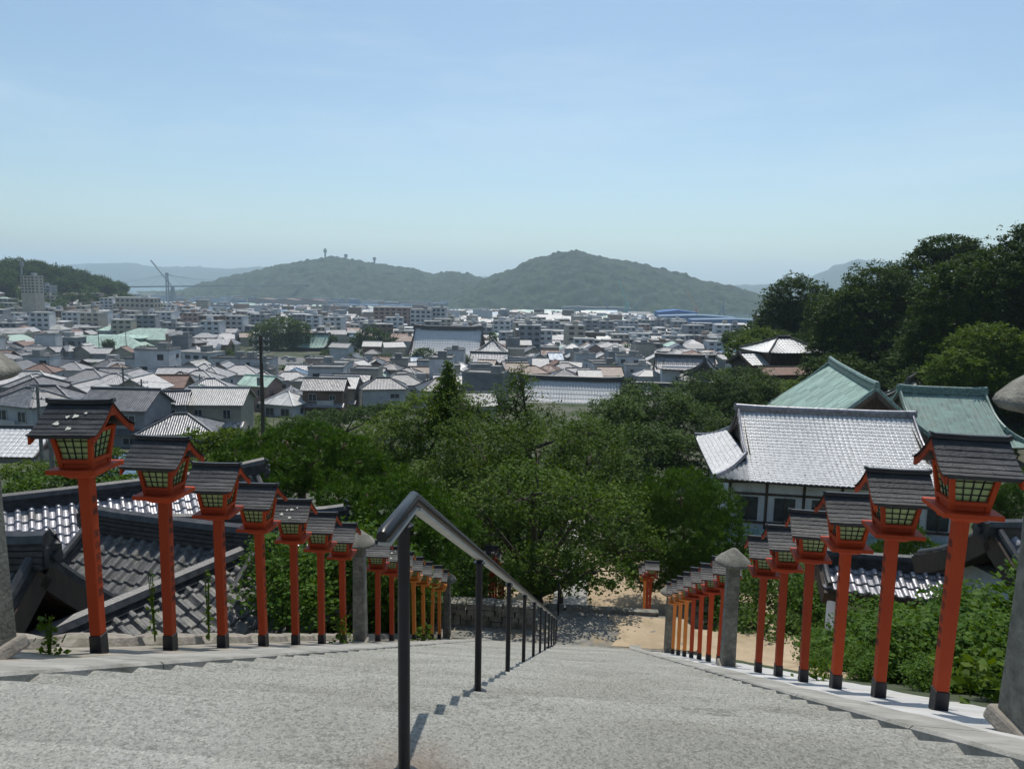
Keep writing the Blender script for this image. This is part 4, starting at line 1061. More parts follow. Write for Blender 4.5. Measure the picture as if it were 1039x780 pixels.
def place_houses():
    cand = []
    ang = R(8)
    y = 0
    sp = 9.4
    for j in range(-10, 60):
        for i in range(-60, 60):
            jx = rnd.uniform(-2.3, 2.3); jy = rnd.uniform(-2.6, 2.6)
            gx = i * sp + (4.0 if (i // 5) else 0) * 0 + (i // 6) * 4.5 + jx; gy = j * sp * 1.02 + (j // 3) * 4 + jy
            x = gx * math.cos(ang) - gy * math.sin(ang); y = 100 + gx * math.sin(ang) + gy * math.cos(ang)
            if y < 78 or (y > 500 and math.exp(-(((x + 600) / 125) ** 2 + ((y - 720) / 150) ** 2)) > .42): continue
            v = Vector((x, y, T(x, y) + 5)); d = v.dot(F)
            if d <= 0: continue
            px = 519.5 + FPX * v.dot(R2) / d; py = 390 - FPX * v.dot(U2) / d
            if px < -15 or px > 800: continue
            # hidden behind the trees close to the camera
            if px > 335 and y < 142: continue
            if px > 150 and y < 84: continue
            if px > 225 and y < 128: continue
            if px > 620 and y < 205: continue
            if px > 730 and y < 330: continue
            if x > 20 + .16 * y: continue
            if (400 < px < 505 and 270 < y < 350) or (515 < px < 650 and y < 192) or (55 < px < 180 and 285 < y < 385) or (62 < px < 232 and 212 < y < 262) or (640 < px < 760 and 180 < y < 215) or (240 < px < 345 and 226 < y < 395) or (680 < px < 760 and 215 < y < 245): continue
            if any((x - a) ** 2 + (y - b) ** 2 < (c + 5) ** 2 for a, b, c in BLOCK): continue
            cand.append((math.hypot(x, y), x, y, px, py))
    cand.sort(); return cand
cand = place_houses()
NH = 288
roofs_w = ['dark tiled'] * 7 + ['grey tiled'] * 8 + ['silvery tiled'] * 3 + ['brown tiled'] * 2 + ['blue sheet'] + ['dark tiled', 'rusty'] + ['white sheet'] + ['pale green sheet']
wall_w = ['white'] * 5 + ['cream'] * 3 + ['grey'] * 4 + ['brown'] * 3 + ['pink']
recs = []
for k, (dist, x, y, px, py) in enumerate(cand[:NH]):
    st = rnd.choice([1, 2, 2, 2]) if y < 300 else rnd.choice([2, 2, 2, 3])
    kind = rnd.choice(['gable x'] * 4 + ['gable y'] * 2 + ['hip'] * 4 + (['flat'] * 2 if y > 150 else []))
    if kind == 'flat': st = rnd.choice([2, 3, 3, 4])
    wall = rnd.choice(wall_w if kind != 'flat' else ['white', 'cream', 'grey', 'white']); roof = rnd.choice(roofs_w)
    w_, d_ = rnd.uniform(6, 9.4), rnd.uniform(5.2, 7.2)
    rz = R(8) + rnd.choice([0, 0, 0, math.pi / 2, R(12), R(-20)]) + rnd.uniform(-.08, .08)
    t = house(x, y, rz, w_, d_, st, kind, wall, roof, (2 if dist < 170 else 1) if dist < 270 else 0)
    recs.append((t, dist, px, st, kind, wall, roof, x, y))
STW = {1: 'single-storey', 2: 'two-storey', 3: 'three-storey', 4: 'four-storey'}
lab = {}
for t, dist, px, st, kind, wall, roof, x, y in recs:
    rel_, nm = near_land(x, y)
    rf_ = 'flat roof' if kind == 'flat' else roof + (' hipped roof' if kind == 'hip' else ' gable roof')
    lab.setdefault('%s %s house with %s %s %s' % (STW[st], wall, rf_, rel_, nm), []).append((dist, t))
for l, ts in lab.items():
    ts.sort(key=lambda q: q[0])
    for i, (d_, t) in enumerate(ts):
        l2 = l
        if len(ts) > 1: l2 = (['nearer ', 'farther '][i] if len(ts) == 2 else (ORD[i] + ' ')) + l
        tag(t, l2, 'house', 'houses of the town')

# buildings one can pick out
def block(px, py, Y, rz, w_, d_, h, wall, label, floors=4, name='apartment_block', cat='building', bays=6, roofm=None, wcol='glass', flank=True):
    """py = roof edge"""
    p = at(px, py, Y); zg = min(T(p.x, p.y) - .5, p.z - h)
    t = empty(name, (p.x, p.y, zg), rz); H = p.z - zg
    mb = MB(); mb.box((0, 0, H / 2), (w_, d_, H)); mb.build('wall', WALLS.get(wall) or M[wall], t)
    mb = MB(); mb.box((0, 0, H + .15), (w_ + .5, d_ + .5, .35)); mb.box((w_ * .2, 0, H + 1.4), (w_ * .18, d_ * .4, 2.4)); mb.build('roof', roofm or M['city_flat'], t)
    fh = h / floors
    for f_ in range(floors):
        zc = H - fh * (f_ + .55)
        for i in range(bays):
            mb = MB(); mb.box((-w_ / 2 + w_ * (i + .5) / bays, -d_ / 2 - .03, zc), (w_ / bays * .6, .1, fh * .5)); mb.build('window', M[wcol], t)
        if flank:
            sg = 1 if p.x < 0 else -1
            for i in range(2):
                mb = MB(); mb.box((sg * (w_ / 2 + .03), -d_ / 2 + d_ * (i + .5) / 2, zc), (.1, d_ / 2 * .45, fh * .45)); mb.build('window', M[wcol], t)
    return tag(t, label, cat)
block(412, 312, 600, R(6), 52, 14, 22, 'pink', 'long seven-storey brown hotel block behind the huge temple hall', 7, bays=11, flank=False)
block(428, 314, 520, R(4), 15, 12, 24, 'white', 'tall white apartment block standing before the long brown hotel', 8, bays=4)
block(446, 312, 530, R(2), 10, 10, 25, 'white', 'narrow pale apartment tower right of the tall white apartment block', 8, bays=3)
block(32, 280, 560, R(0), 12, 10, 14, 'cream', 'grey-beige apartment block among trees on the left hill', 6, bays=4)
block(105, 367, 250, R(3), 18, 9, 7, 'white', 'long white building with dark square windows left of the tiled house rows', 2, bays=5, name='white_building')
block(145, 368, 246, R(3), 10, 9, 8, 'white', 'white balcony building right beside the long white building', 3, bays=3, name='white_building')
block(203, 357, 270, R(-12), 16, 9, 9, 'white', 'white flat-roofed building with few windows before the pale green hall', 3, bays=4, name='white_building')
block(62, 342, 345, R(3), 21, 8, 5.5, 'grey', 'long low blue-grey building between the arched-roof hall and pale green hall', 1, bays=4, name='long_building')
block(780, 320, 640, R(5), 22, 14, 20, 'brown', 'brown block half hidden by the round tree on the right', 5, bays=4)
block(745, 340, 500, R(5), 22, 10, 12, 'grey', 'blue-grey slab building before the round tree', 4, bays=5)
block(140, 302, 640, R(4), 36, 12, 9, 'cream', 'cream hilltop hall with long white roof left of the bridge', 2, bays=8, name='school_hall', roofm=ROOFS['white sheet'])
block(640, 362, 330, R(-8), 12, 9, 12, 'grey', 'grey four-storey block among the mid-town blocks', 4, bays=3)
block(560, 352, 380, R(4), 14, 10, 13, 'cream', 'beige four-storey block behind the silvery temple hall', 4, bays=4)
block(600, 337, 450, R(2), 16, 12, 12, 'brown', 'brown block with red roof sign level among the mid-town blocks', 4, bays=4)
block(676, 345, 420, R(5), 18, 12, 13, 'pink', 'pinkish mid-rise block before the blue shipyard sheds', 4, bays=5)
block(530, 336, 520, R(0), 20, 12, 14, 'white', 'white mid-rise block right of the pyramid-roofed tower', 4, bays=5)
block(240, 322, 560, R(5), 12, 10, 20, 'grey', 'grey tower block left of the big dark camphor tree', 6, bays=3)
block(547, 314, 1150, R(5), 16, 14, 24, 'brown', 'slim dark tower with lit top near the harbour', 6, bays=3)
# water-tank building at the left edge
t = block(30, 391, 150, R(6), 11.5, 9, 6.5, 'white', 'pale blue-white two-storey building with pipes on its roof at the left edge', 2, bays=2, name='white_building')
mb = MB()
zt_ = -T(at(30, 391, 150).x, at(30, 391, 150).y) * 0
Hh = at(30, 391, 150).z - t.location.z
mb.tube([(-5, -3.8, Hh + .5), (3.0, -3.8, Hh + .5), (5.2, -2.0, Hh + .6)], .42, 10); mb.build('roof_pipe', WALLS['white'], t)
mb = MB(); mb.tube([(-1, 2.5, Hh + .6), (5.5, 2.5, Hh + .6), (6.3, -1, Hh + .2)], .38, 10); mb.build('roof_pipe', WALLS['white'], t)
mb = MB(); mb.box((-2, 0, Hh + .5), (4, 3, .6)); mb.build('plant_box', WALLS['grey'], t)
# arched-roof hall
p = at(8, 352, 330); zg = T(p.x, p.y) - 1
t = empty('gymnasium', (p.x, p.y, zg), R(0)); H = p.z - zg
mb = MB(); mb.box((0, 0, H / 2), (22, 16, H)); n = 12
A = [(-11 + 22 * i / n, 5.5 * math.sin(math.pi * i / n)) for i in range(n + 1)]
mb.face([(x, -8, H + z) for x, z in A]); mb.build('wall', WALLS['grey'], t)
mb = MB(); mb.grid([[(x * 1.04, -8.6, H + z + .2) for x, z in A], [(x * 1.04, 8.5, H + z + .2) for x, z in A]]); mb.grid([[(x * 1.04, -8.6, H + z - .3) for x, z in A], [(x * 1.04, -8.6, H + z + .2) for x, z in A]]); mb.build('roof', ROOFS['pale green sheet'], t)
for x_ in (-4, 3):
    mb = MB(); mb.box((x_, -8.05, H - .5), (1.3, .15, 1.3)); mb.build('window', M['glass'], t)
tag(t, 'grey hall with arched pale green roof at the left edge', 'hall')
# pale green hall with stacked hipped roofs
p = at(115, 345, 385); zg = T(p.x, p.y) - 1
t = empty('public_hall', (p.x, p.y, zg), R(4))
GR = ROOFS['pale green sheet']
def hipbox(mb, c, w_, d_, z, h, rl):
    a, b, cc, d = (c[0] - w_ / 2, c[1] - d_ / 2, z), (c[0] + w_ / 2, c[1] - d_ / 2, z), (c[0] + w_ / 2, c[1] + d_ / 2, z), (c[0] - w_ / 2, c[1] + d_ / 2, z)
    e, f_ = (c[0] - rl / 2, c[1], z + h), (c[0] + rl / 2, c[1], z + h)
    for q in ([a, b, f_, e], [cc, d, e, f_], [b, cc, f_], [d, a, e]):
        o0 = Vector(q[0]); du = (Vector(q[1]) - o0).normalized(); n_ = du.cross(Vector(q[-1]) - o0).normalized(); dv = n_.cross(du)
        mb.face(q, 0, [((Vector(k) - o0).dot(du), (Vector(k) - o0).dot(dv)) for k in q])
    mb.box((c[0], c[1], z - .2), (w_ - .1, d_ - .1, .35))
H = p.z - zg
mb = MB(); mb.box((0, 0, (H - 4) / 2), (50, 22, H - 4)); mb.box((12, 14, H / 2), (30, 20, H)); mb.build('wall', WALLS['cream'], t)
mb = MB(); hipbox(mb, (-4, 0, 0), 58, 26, H - 4, 6.5, 26); mb.build('lower_roof', GR, t)
mb = MB(); hipbox(mb, (2, 6, 0), 30, 16, H + 1.4, 1.2, 26); mb.box((2, 6, H + .8), (27, 12, 1.2)); mb.build('lantern_roof', GR, t)
mb = MB(); hipbox(mb, (14, 16, 0), 42, 26, H + .4, 5.6, 16); mb.build('rear_roof', GR, t)
mb = MB(); mb.box((30, -3, H - 3.2), (8, 14, .8)); mb.build('porch_roof', WALLS['cream'], t)
tag(t, 'large low hall with stacked pale green hipped roofs below the left hill', 'hall')

# the rest of the town, far too many to count
fm = [WALLS['white'], WALLS['cream'], WALLS['grey'], WALLS['brown'], WALLS['pink'], ROOFS['dark tiled'], ROOFS['grey tiled'], ROOFS['silvery tiled'], ROOFS['brown tiled'], ROOFS['rusty'], ROOFS['blue sheet'], ROOFS['white sheet'], ROOFS['pale green sheet'], M['city_flat'], M['glass']]
mb = MB()
def sbox(x, y, w_, d_, h, rz, wi, ri, kind, win=0):
    z = T(x, y) - .5; mb.box((x, y, z + h / 2), (w_, d_, h), rz, wi)
    co, si = math.cos(rz), math.sin(rz)
    def tr(a, b, c): return (x + a * co - b * si, y + a * si + b * co, z + h + c)
    if kind == 'flat':
        mb.box((x, y, z + h + .2), (w_ + .3, d_ + .3, .4), rz, 13 if rnd.random() < .93 else 11)
        if rnd.random() < .5: mb.box((x + rnd.uniform(-2, 2), y, z + h + 1.4), (3, 3, 2.4), rz, wi)
    else:
        rh = d_ * .27; X_, Y_ = w_ / 2 + .5, d_ / 2 + .5; k_ = 0 if kind == 'g' else min(Y_, X_) * .9
        a, b, c, d, e, f_ = tr(-X_, -Y_, -.1), tr(X_, -Y_, -.1), tr(X_, Y_, -.1), tr(-X_, Y_, -.1), tr(-X_ + k_, 0, rh), tr(X_ - k_, 0, rh)
        mb.face([a, b, f_, e], ri, [(0, 0), (w_, 0), (w_, Y_), (0, Y_)]); mb.face([c, d, e, f_], ri, [(0, 0), (w_, 0), (w_, Y_), (0, Y_)])
        mb.face([b, c, f_], ri if k_ else wi); mb.face([d, a, e], ri if k_ else wi)
    if win:
        for f2 in range(int(h / 3)):
            nb = max(2, int(w_ / 3.5))
            for i in range(nb):
                cx, cy = -w_ / 2 + w_ * (i + .5) / nb, -d_ / 2 - .05
                mb.box((x + cx * co - cy * si, y + cx * si + cy * co, z + 1.9 + 3 * f2), (w_ / nb * .55, .12, 1.3), rz, 14)
RI = [5] * 5 + [6] * 8 + [7] * 2 + [8] * 2 + [9] + [10] + [11] + [12] + [13] * 3
rest = cand[NH:]
for dist, x, y, px, py in rest:
    wi = rnd.choice([0, 0, 0, 1, 1, 2, 2, 3, 4]); big = rnd.random() < .22
    if big and y > 380: sbox(x, y, rnd.uniform(10, 13), rnd.uniform(8, 11), rnd.choice([9, 12, 12, 15, 18]), R(8) + rnd.uniform(-.15, .15), wi, 0, 'flat', 1 if y < 700 else 0)
    else: sbox(x, y, rnd.uniform(8, 12), rnd.uniform(7, 9), rnd.choice([5.5, 6, 6, 8.5]), R(8) + rnd.choice([0, 0, math.pi / 2, .4]) + rnd.uniform(-.1, .1), wi, rnd.choice(RI), rnd.choice('gggh'))
y = 845
while y < 1440:
    s_ = 17 + (y - 845) * .012; half = y * .78
    x = -half
    while x < half * .62:
        px_ = 583 + x / y * 742
        if -10 < px_ < 810 and not (px_ < 150 and y < 1150) and not (650 < px_ < 800 and y > 880):
            wi = rnd.choice([0, 0, 0, 1, 1, 2, 2, 3, 4]); q = rnd.random()
            xx, yy = x + rnd.uniform(-4, 4), y + rnd.uniform(-5, 5)
            if q < .22: sbox(xx, yy, rnd.uniform(11, 18), 11, rnd.choice([9, 12, 15, 18] if yy < 1100 else [6, 8, 10]), rnd.uniform(-.1, .2), wi, 0, 'flat')
            elif q < .26: sbox(xx, yy, rnd.uniform(24, 40), 16, 8, rnd.uniform(-.1, .2), wi, rnd.choice([13, 10, 12, 6]), 'g')
            else: sbox(xx, yy, rnd.uniform(9, 14), rnd.uniform(8, 11), rnd.choice([6, 6, 8.5]), rnd.uniform(-.1, .3), wi, rnd.choice(RI), rnd.choice('ggh'))
        x += s_ * rnd.uniform(.85, 1.15)
    y += s_ * 1.1
# far shore
for j in range(3):
    x = -1250
    while x < 900:
        y = 1905 + j * 38 + rnd.uniform(-10, 10)
        z = -58; w_ = rnd.uniform(12, 46); h = rnd.choice([6, 8, 10, 14]); mb.box((x, y, z + h / 2), (w_, 14, h), rnd.uniform(-.05, .05), rnd.choice([0, 0, 1, 2, 3, 4, 10])); mb.box((x, y, z + h + .5), (w_ + 1, 15, 1), 0, rnd.choice([6, 6, 13, 9, 10, 13]))
        x += w_ * rnd.uniform(.9, 1.6)
tag(mb.build('distant_town', fm), kind='stuff')
mb = MB(); mb.grid([[(x, y, -59 + (y - 1890) * .012 * (1 if y > 1890 else 0)) for x in (-1600, -800, 0, 600, 1100)] for y in (1885, 1900, 2300, 2700)])
tag(mb.build('island_ground', gm), kind='structure')
# shipyard sheds
def shed(px0, px1, py, Y, h, d_, rm, wl, label, name='shipyard_shed'):
    a, b = at(px0, py, Y), at(px1, py, Y); w_ = (b - a).length; c = (a + b) / 2; zg = -58 if Y > 1500 else T(c.x, c.y)
    t = empty(name, (c.x, c.y, zg), 0); H = c.z - zg
    mb = MB(); mb.box((0, 0, H * .42), (w_, d_, H * .84)); mb.build('wall', wl, t)
    mb = MB(); n = max(1, int(w_ / 60))
    for i in range(n):
        x0 = -w_ / 2 + w_ * i / n; x1 = x0 + w_ / n
        P = [(x0, H * .84), ((x0 + x1) / 2, H), (x1, H * .84)]
        mb.grid([[(x, -d_ / 2 - .5, z) for x, z in P], [(x, d_ / 2, z) for x, z in P]]); mb.face([(x, -d_ / 2 - .5, z) for x, z in P])
    mb.build('roof', rm, t); return tag(t, label, 'shed')
BL = mat('shed_blue', (.02, .09, .26), (.03, .13, .34), .02, .8)
shed(666, 706, 314, 1120, 26, 60, BL, BL, 'dark blue shipyard shed at the left end of the harbour sheds')
shed(668, 745, 319, 1050, 26, 50, ROOFS['blue sheet'], BL, 'longest blue shipyard shed in front of the island hill')
shed(700, 790, 323, 980, 22, 40, ROOFS['blue sheet'], BL, 'blue shed nearest the wooded slope in front of the harbour')
shed(255, 330, 303, 1780, 24, 40, ROOFS['rusty'], WALLS['pink'], 'long reddish factory under the bridge deck on the island shore')
shed(335, 410, 309, 1800, 20, 40, ROOFS['blue sheet'], WALLS['grey'], 'long grey-blue factory right of the reddish factory on the shore')
shed(570, 640, 311, 1800, 18, 40, ROOFS['grey tiled'], WALLS['grey'], 'low grey quay shed below the harbour cranes')

# harbour cranes
def crane(px, pyb, pyt, Y, pxt, pyt2, col, label):
    a = at(px, pyb, Y); top = at(px, pyt, Y); tip = at(pxt, pyt2, Y)
    t = empty('harbour_crane', (a.x, a.y, -58)); o = Vector((a.x, a.y, -58)); s = .9
    mb = MB(); H = top.z + 58
    for sx in (-1, 1):
        for sy in (-1, 1): mb.bar((sx * 6, sy * 6, 0), (sx * 2, sy * 2, H), 2.4)
    for q in (.35, .7):
        k = 6 - 4 * q
        for u, v in (((-k, -k), (k, -k)), ((k, -k), (k, k)), ((-k, k), (k, k)), ((-k, -k), (-k, k))): mb.bar((*u, H * q), (*v, H * q), .8)
    mb.build('tower', col, t)
    mb = MB(); mb.box((0, 0, H + 2), (7, 6, 5)); mb.build('cab', col, t)
    d = tip - o; mb = MB()
    for q in (-1, 1): mb.bar((0, q * 1.4, H + 3), (d.x, d.y + q * .4, d.z), 2.6)
    for k in range(8):
        u = k / 8; p0 = Vector((0, -1.4, H + 3)).lerp(Vector((d.x, d.y, d.z)), u); p1 = Vector((0, 1.4, H + 3)).lerp(Vector((d.x, d.y, d.z)), u + .1); mb.bar(p0, p1, 1.2)
    mb.build('jib', col, t); return tag(t, label, 'crane', 'harbour cranes')
CG = mat('crane_green', (.12, .34, .26), (.18, .42, .34), .1, .7); CB = mat('crane_grey', (.14, .18, .18), (.2, .24, .24), .1, .7); CO = mat('crane_orange', (.5, .24, .12), (.55, .3, .15), .1, .7)
crane(636, 316, 309, 1650, 628, 285, CG, 'tallest pale green harbour crane with steep jib before the right island hill')
crane(617, 318, 314, 1650, 611, 300, CB, 'small grey crane just left of the tallest green crane')
crane(645, 316, 312, 1650, 653, 301, CB, 'small grey crane leaning right beside the tallest green crane')
crane(706, 316, 313, 1700, 697, 294, CO, 'orange harbour crane above the blue sheds')
crane(733, 316, 312, 1700, 735, 302, CB, 'faint grey crane right of the orange crane')
crane(176, 312, 292, 1800, 153, 264, CB, 'tall grey crane with jib leaning left beside the bridge pylon')
# bridge
t = empty('bridge', (at(180, 300, 1750).x, 1750, -58)); base = t.location
mb = MB(); a = at(60, 292, 1500) - base; b = at(340, 288.5, 2350) - base
for i in range(24): mb.bar(a.lerp(b, i / 24), a.lerp(b, (i + 1) / 24), 9, 3.2)
mb.build('deck', WALLS['grey'], t)
for u in (.30,):
    c = a.lerp(b, u); mb = MB()
    for q in (-6, 6): mb.bar((c.x, c.y + q, 0), (c.x, c.y + q * .6, c.z + 34), 2.4)
    for z_ in (c.z + 30, c.z + 14): mb.bar((c.x, c.y - 6, z_), (c.x, c.y + 6, z_), 2.4)
    mb.build('pylon', WALLS['grey'], t)
    for k in range(1, 6):
        for sg in (-1, 1):
            q = u + sg * k * .06
            if 0 < q < 1:
                e_ = a.lerp(b, q); mb = MB(); mb.bar((c.x, c.y, c.z + 33 - k), (e_.x, e_.y, e_.z), .35); mb.build('stay_cable', WALLS['grey'], t)
tag(t, 'grey cable-stayed bridge crossing the channel to the left island hill', 'bridge')
# masts on the hill
for px, py, pt, Y, l in ((330, 266, 252, 2640, 'tallest radio mast on the left island hill'), (351, 265, 258, 2640, 'faint thin mast just right of the tallest mast'), (380, 269, 261, 2650, 'radio mast right of the other two on the left island hill'), (22, 275, 265, 640, 'short mast on top of the near left hill')):
    a, b = at(px, py + 4, Y), at(px, pt, Y); mb = MB(); s_ = Y / 2650
    o = Vector(a); mb.bar((0, 0, 0), b - a, 5 * s_); mb.bar((b - a) * .8 - Vector((0, 0, 2)), (b - a) * .8 + Vector((0, 0, 8 * s_)), 10 * s_)
    t = mb.build('radio_mast', M['metal'], loc=a); tag(t, l, 'mast')
block(316, 281, 2380, 0, 26, 16, 20, 'white', 'small white building on the flank of the left island hill', 3, bays=3, name='hillside_building', flank=False)

# car park and cars
p = at(300, 380, 325)
mb = MB(); mb.grid([[(p.x - 44 + 8 * i, p.y - 26 + 6 * j, T(p.x - 44 + 8 * i, p.y - 26 + 6 * j) + .25) for i in range(12)] for j in range(9)])
tag(mb.build('car_park', M['asphalt']), kind='structure')
def car_mesh(kind):
    L_, W_ = (4.3, 1.75) if kind == 'car' else (4.6, 1.8)
    if kind == 'car': prof = [(-L_ / 2, .35), (-L_ / 2, .8), (-L_ / 2 + .9, .95), (-.7, 1.42), (1.0, 1.45), (1.75, .95), (L_ / 2, .85), (L_ / 2, .35)]
    else: prof = [(-L_ / 2, .35), (-L_ / 2, .95), (-L_ / 2 + .7, 1.15), (-1.2, 1.85), (2.0, 1.9), (2.2, 1.1), (L_ / 2, 1.0), (L_ / 2, .35)]
    mb = MB(); mb.face([(x, -W_ / 2, z) for x, z in prof]); mb.face([(x, W_ / 2, z) for x, z in prof[::-1]])
    n = len(prof)
    for i in range(n):
        a, b = prof[i], prof[(i + 1) % n]; mb.face([(a[0], -W_ / 2, a[1]), (a[0], W_ / 2, a[1]), (b[0], W_ / 2, b[1]), (b[0], -W_ / 2, b[1])])
    return mb, prof, W_
PC = {'white': mat('paint_white', (.7, .7, .7), None, rough=.25), 'silver': mat('paint_silver', (.4, .42, .44), None, rough=.3, metal=.5), 'dark': mat('paint_dark', (.03, .035, .05), None, rough=.25), 'blue': mat('paint_blue', (.05, .10, .22), None, rough=.25)}
TY = mat('tyre', (.015, .015, .015))
def car(px, py, Y, rz, kind, colr, label):
    p = at(px, py, Y); z = T(p.x, p.y) + .26; t = empty('parked_' + kind, (p.x, p.y, z), rz)
    mb, prof, W_ = car_mesh(kind); mb.build('body', PC[colr], t)
    k = 3
    mb = MB(); a, b = prof[2], prof[3]
    mb.face([(a[0] + .12, -W_ / 2 + .12, a[1] + .06), (a[0] + .12, W_ / 2 - .12, a[1] + .06), (b[0] - .05, W_ / 2 - .15, b[1] + .02), (b[0] - .05, -W_ / 2 + .15, b[1] + .02)]); mb.build('windscreen', M['glass'], t)
    for sy in (-1, 1):
        mb = MB(); zb = prof[2][1] + .03; zt2 = prof[3][1] - .08
        mb.face([(prof[2][0] + .35, sy * (W_ / 2 + .01), zb), (prof[5][0] - .2, sy * (W_ / 2 + .01), zb), (prof[4][0] - .05, sy * (W_ / 2 + .01), zt2), (prof[3][0] + .05, sy * (W_ / 2 + .01), zt2)]); mb.build('side_window', M['glass'], t)
        for sx in (-1, 1):
            mb = MB(); mb.tube([(sx * 1.35, sy * (W_ / 2 - .2), .32), (sx * 1.35, sy * (W_ / 2 + .02), .32)], .32, 12); mb.build('wheel', TY, t)
    return tag(t, label, kind, 'vehicles in the car park')
car(262, 375, 340, R(10), 'van', 'white', 'white van parked at the left end of the back row, behind the tall cable pole')
car(272, 377, 333, R(100), 'car', 'white', 'white car beside the white van near the tall cable pole')
car(290, 377, 335, R(10), 'car', 'silver', 'silver car parked in mid car park')
car(296, 380, 322, R(10), 'van', 'silver', 'silver van parked just before the silver car')
car(313, 375, 345, R(15), 'car', 'dark', 'dark car standing alone in the back row of the car park')
car(326, 380, 325, R(60), 'car', 'dark', 'dark car at the front right of the car park')
car(337, 376, 342, R(20), 'car', 'silver', 'silver car at the right end of the back row')
car(331, 378, 333, R(20), 'car', 'white', 'white car between the dark car and the right end')
car(246, 377, 336, R(20), 'car', 'dark', 'dark car left of the white van')

# utility poles
def pole(px, pyb, pyt, Y, label, arms=2, big=False, wood=False):
    a, b = at(px, pyb, Y), at(px, pyt, Y); zg = T(a.x, a.y); h = b.z - zg
    t = empty('utility_pole', (a.x, a.y, zg), rnd.uniform(-.5, .5))
    mb = MB(); r_ = .2 if not big else .26; mb.tube([(0, 0, 0), (0, 0, h)], [r_, r_ * .6], 10); pl = mb.build('mast', M['polewood'] if not wood else M['wood'], t)
    for i in range(arms):
        mb = MB(); mb.bar((-.9, .15, h - .5 - i * .7), (.9, .15, h - .5 - i * .7), .1); 
        c = mb.build('crossarm', M['metal'], t)
        for k in (-.8, -.3, .3, .8):
            mb = MB(); mb.lathe([(.05, 0), (.07, .06), (.04, .1), (.06, .16), (.0, .2)], 8, (k, .15, h - .45 - i * .7)); mb.build('insulator', WALLS['white'], c)
    if big:
        mb = MB(); mb.lathe([(.0, 0), (.26, 0), (.26, .75), (.2, .82), (0, .84)], 12, (.32, 0, h - 3.0)); mb.build('transformer', M['metal'], t)
        mb = MB(); mb.box((-.3, .1, h - 5), (.4, .35, .9)); mb.build('switch_box', M['metal'], t)
    return tag(t, label, 'utility pole', 'utility poles of the town')
pole(267, 436, 340, 75, 'dark tall cable pole rising beyond the pines left of the big broadleaf tree', 3, True, True)
PP = [(43, 470, 392, 62, 'thin pole just left of the first lantern roof'), (55, 500, 430, 40, 'thin dark pole seen under the first lantern roof'), (128, 440, 372, 105, 'pole rising right above the first lantern roof'), (146, 440, 385, 100, 'slim pole between the first two lantern roofs'),
      (101, 360, 330, 330, 'pole standing before the pale green hall'), (204, 420, 380, 130, 'pole in front of the white flat-roofed building'), (129, 368, 330, 330, 'pole right of the pale green hall centre'), (319, 395, 360, 210, 'pole before the green copper shrine'), (299, 432, 395, 140, 'pole by the white-roofed house right of the dark tall pole'),
      (516, 378, 340, 260, 'dark pole right of the pyramid-roofed tower'), (421, 388, 366, 250, 'pole at the corner of the long white-walled annex'), (204, 445, 440, 150, 'short pole above the third lantern'), (243, 470, 430, 70, 'pole behind the pines near the fourth lantern')]
PW = []
for px, pb, pt, Y, l in PP: pole(px, pb, pt, Y, l, 2)
# overhead wires between poles
wm_ = M['ink']
for (x0, y0, Y0_), (x1, y1, Y1_) in (((43, 393, 62), (128, 374, 105)), ((128, 373, 105), (267, 345, 75)), ((146, 386, 100), (204, 381, 130)), ((204, 382, 130), (299, 396, 140)), ((421, 367, 250), (516, 341, 260)), ((319, 361, 210), (299, 397, 140))):
    a, b = at(x0, y0, Y0_), at(x1, y1, Y1_); pts = []
    for i in range(13):
        u = i / 12; q = a.lerp(b, u); q.z -= 4 * u * (1 - u) * (b - a).length * .025; pts.append(q - a)
    mb = MB(); mb.tube(pts, .022, 5); tag(mb.build('overhead_cable', wm_, loc=a), 'thin black overhead cable sagging between two utility poles above the house roofs', 'cable', 'overhead cables')
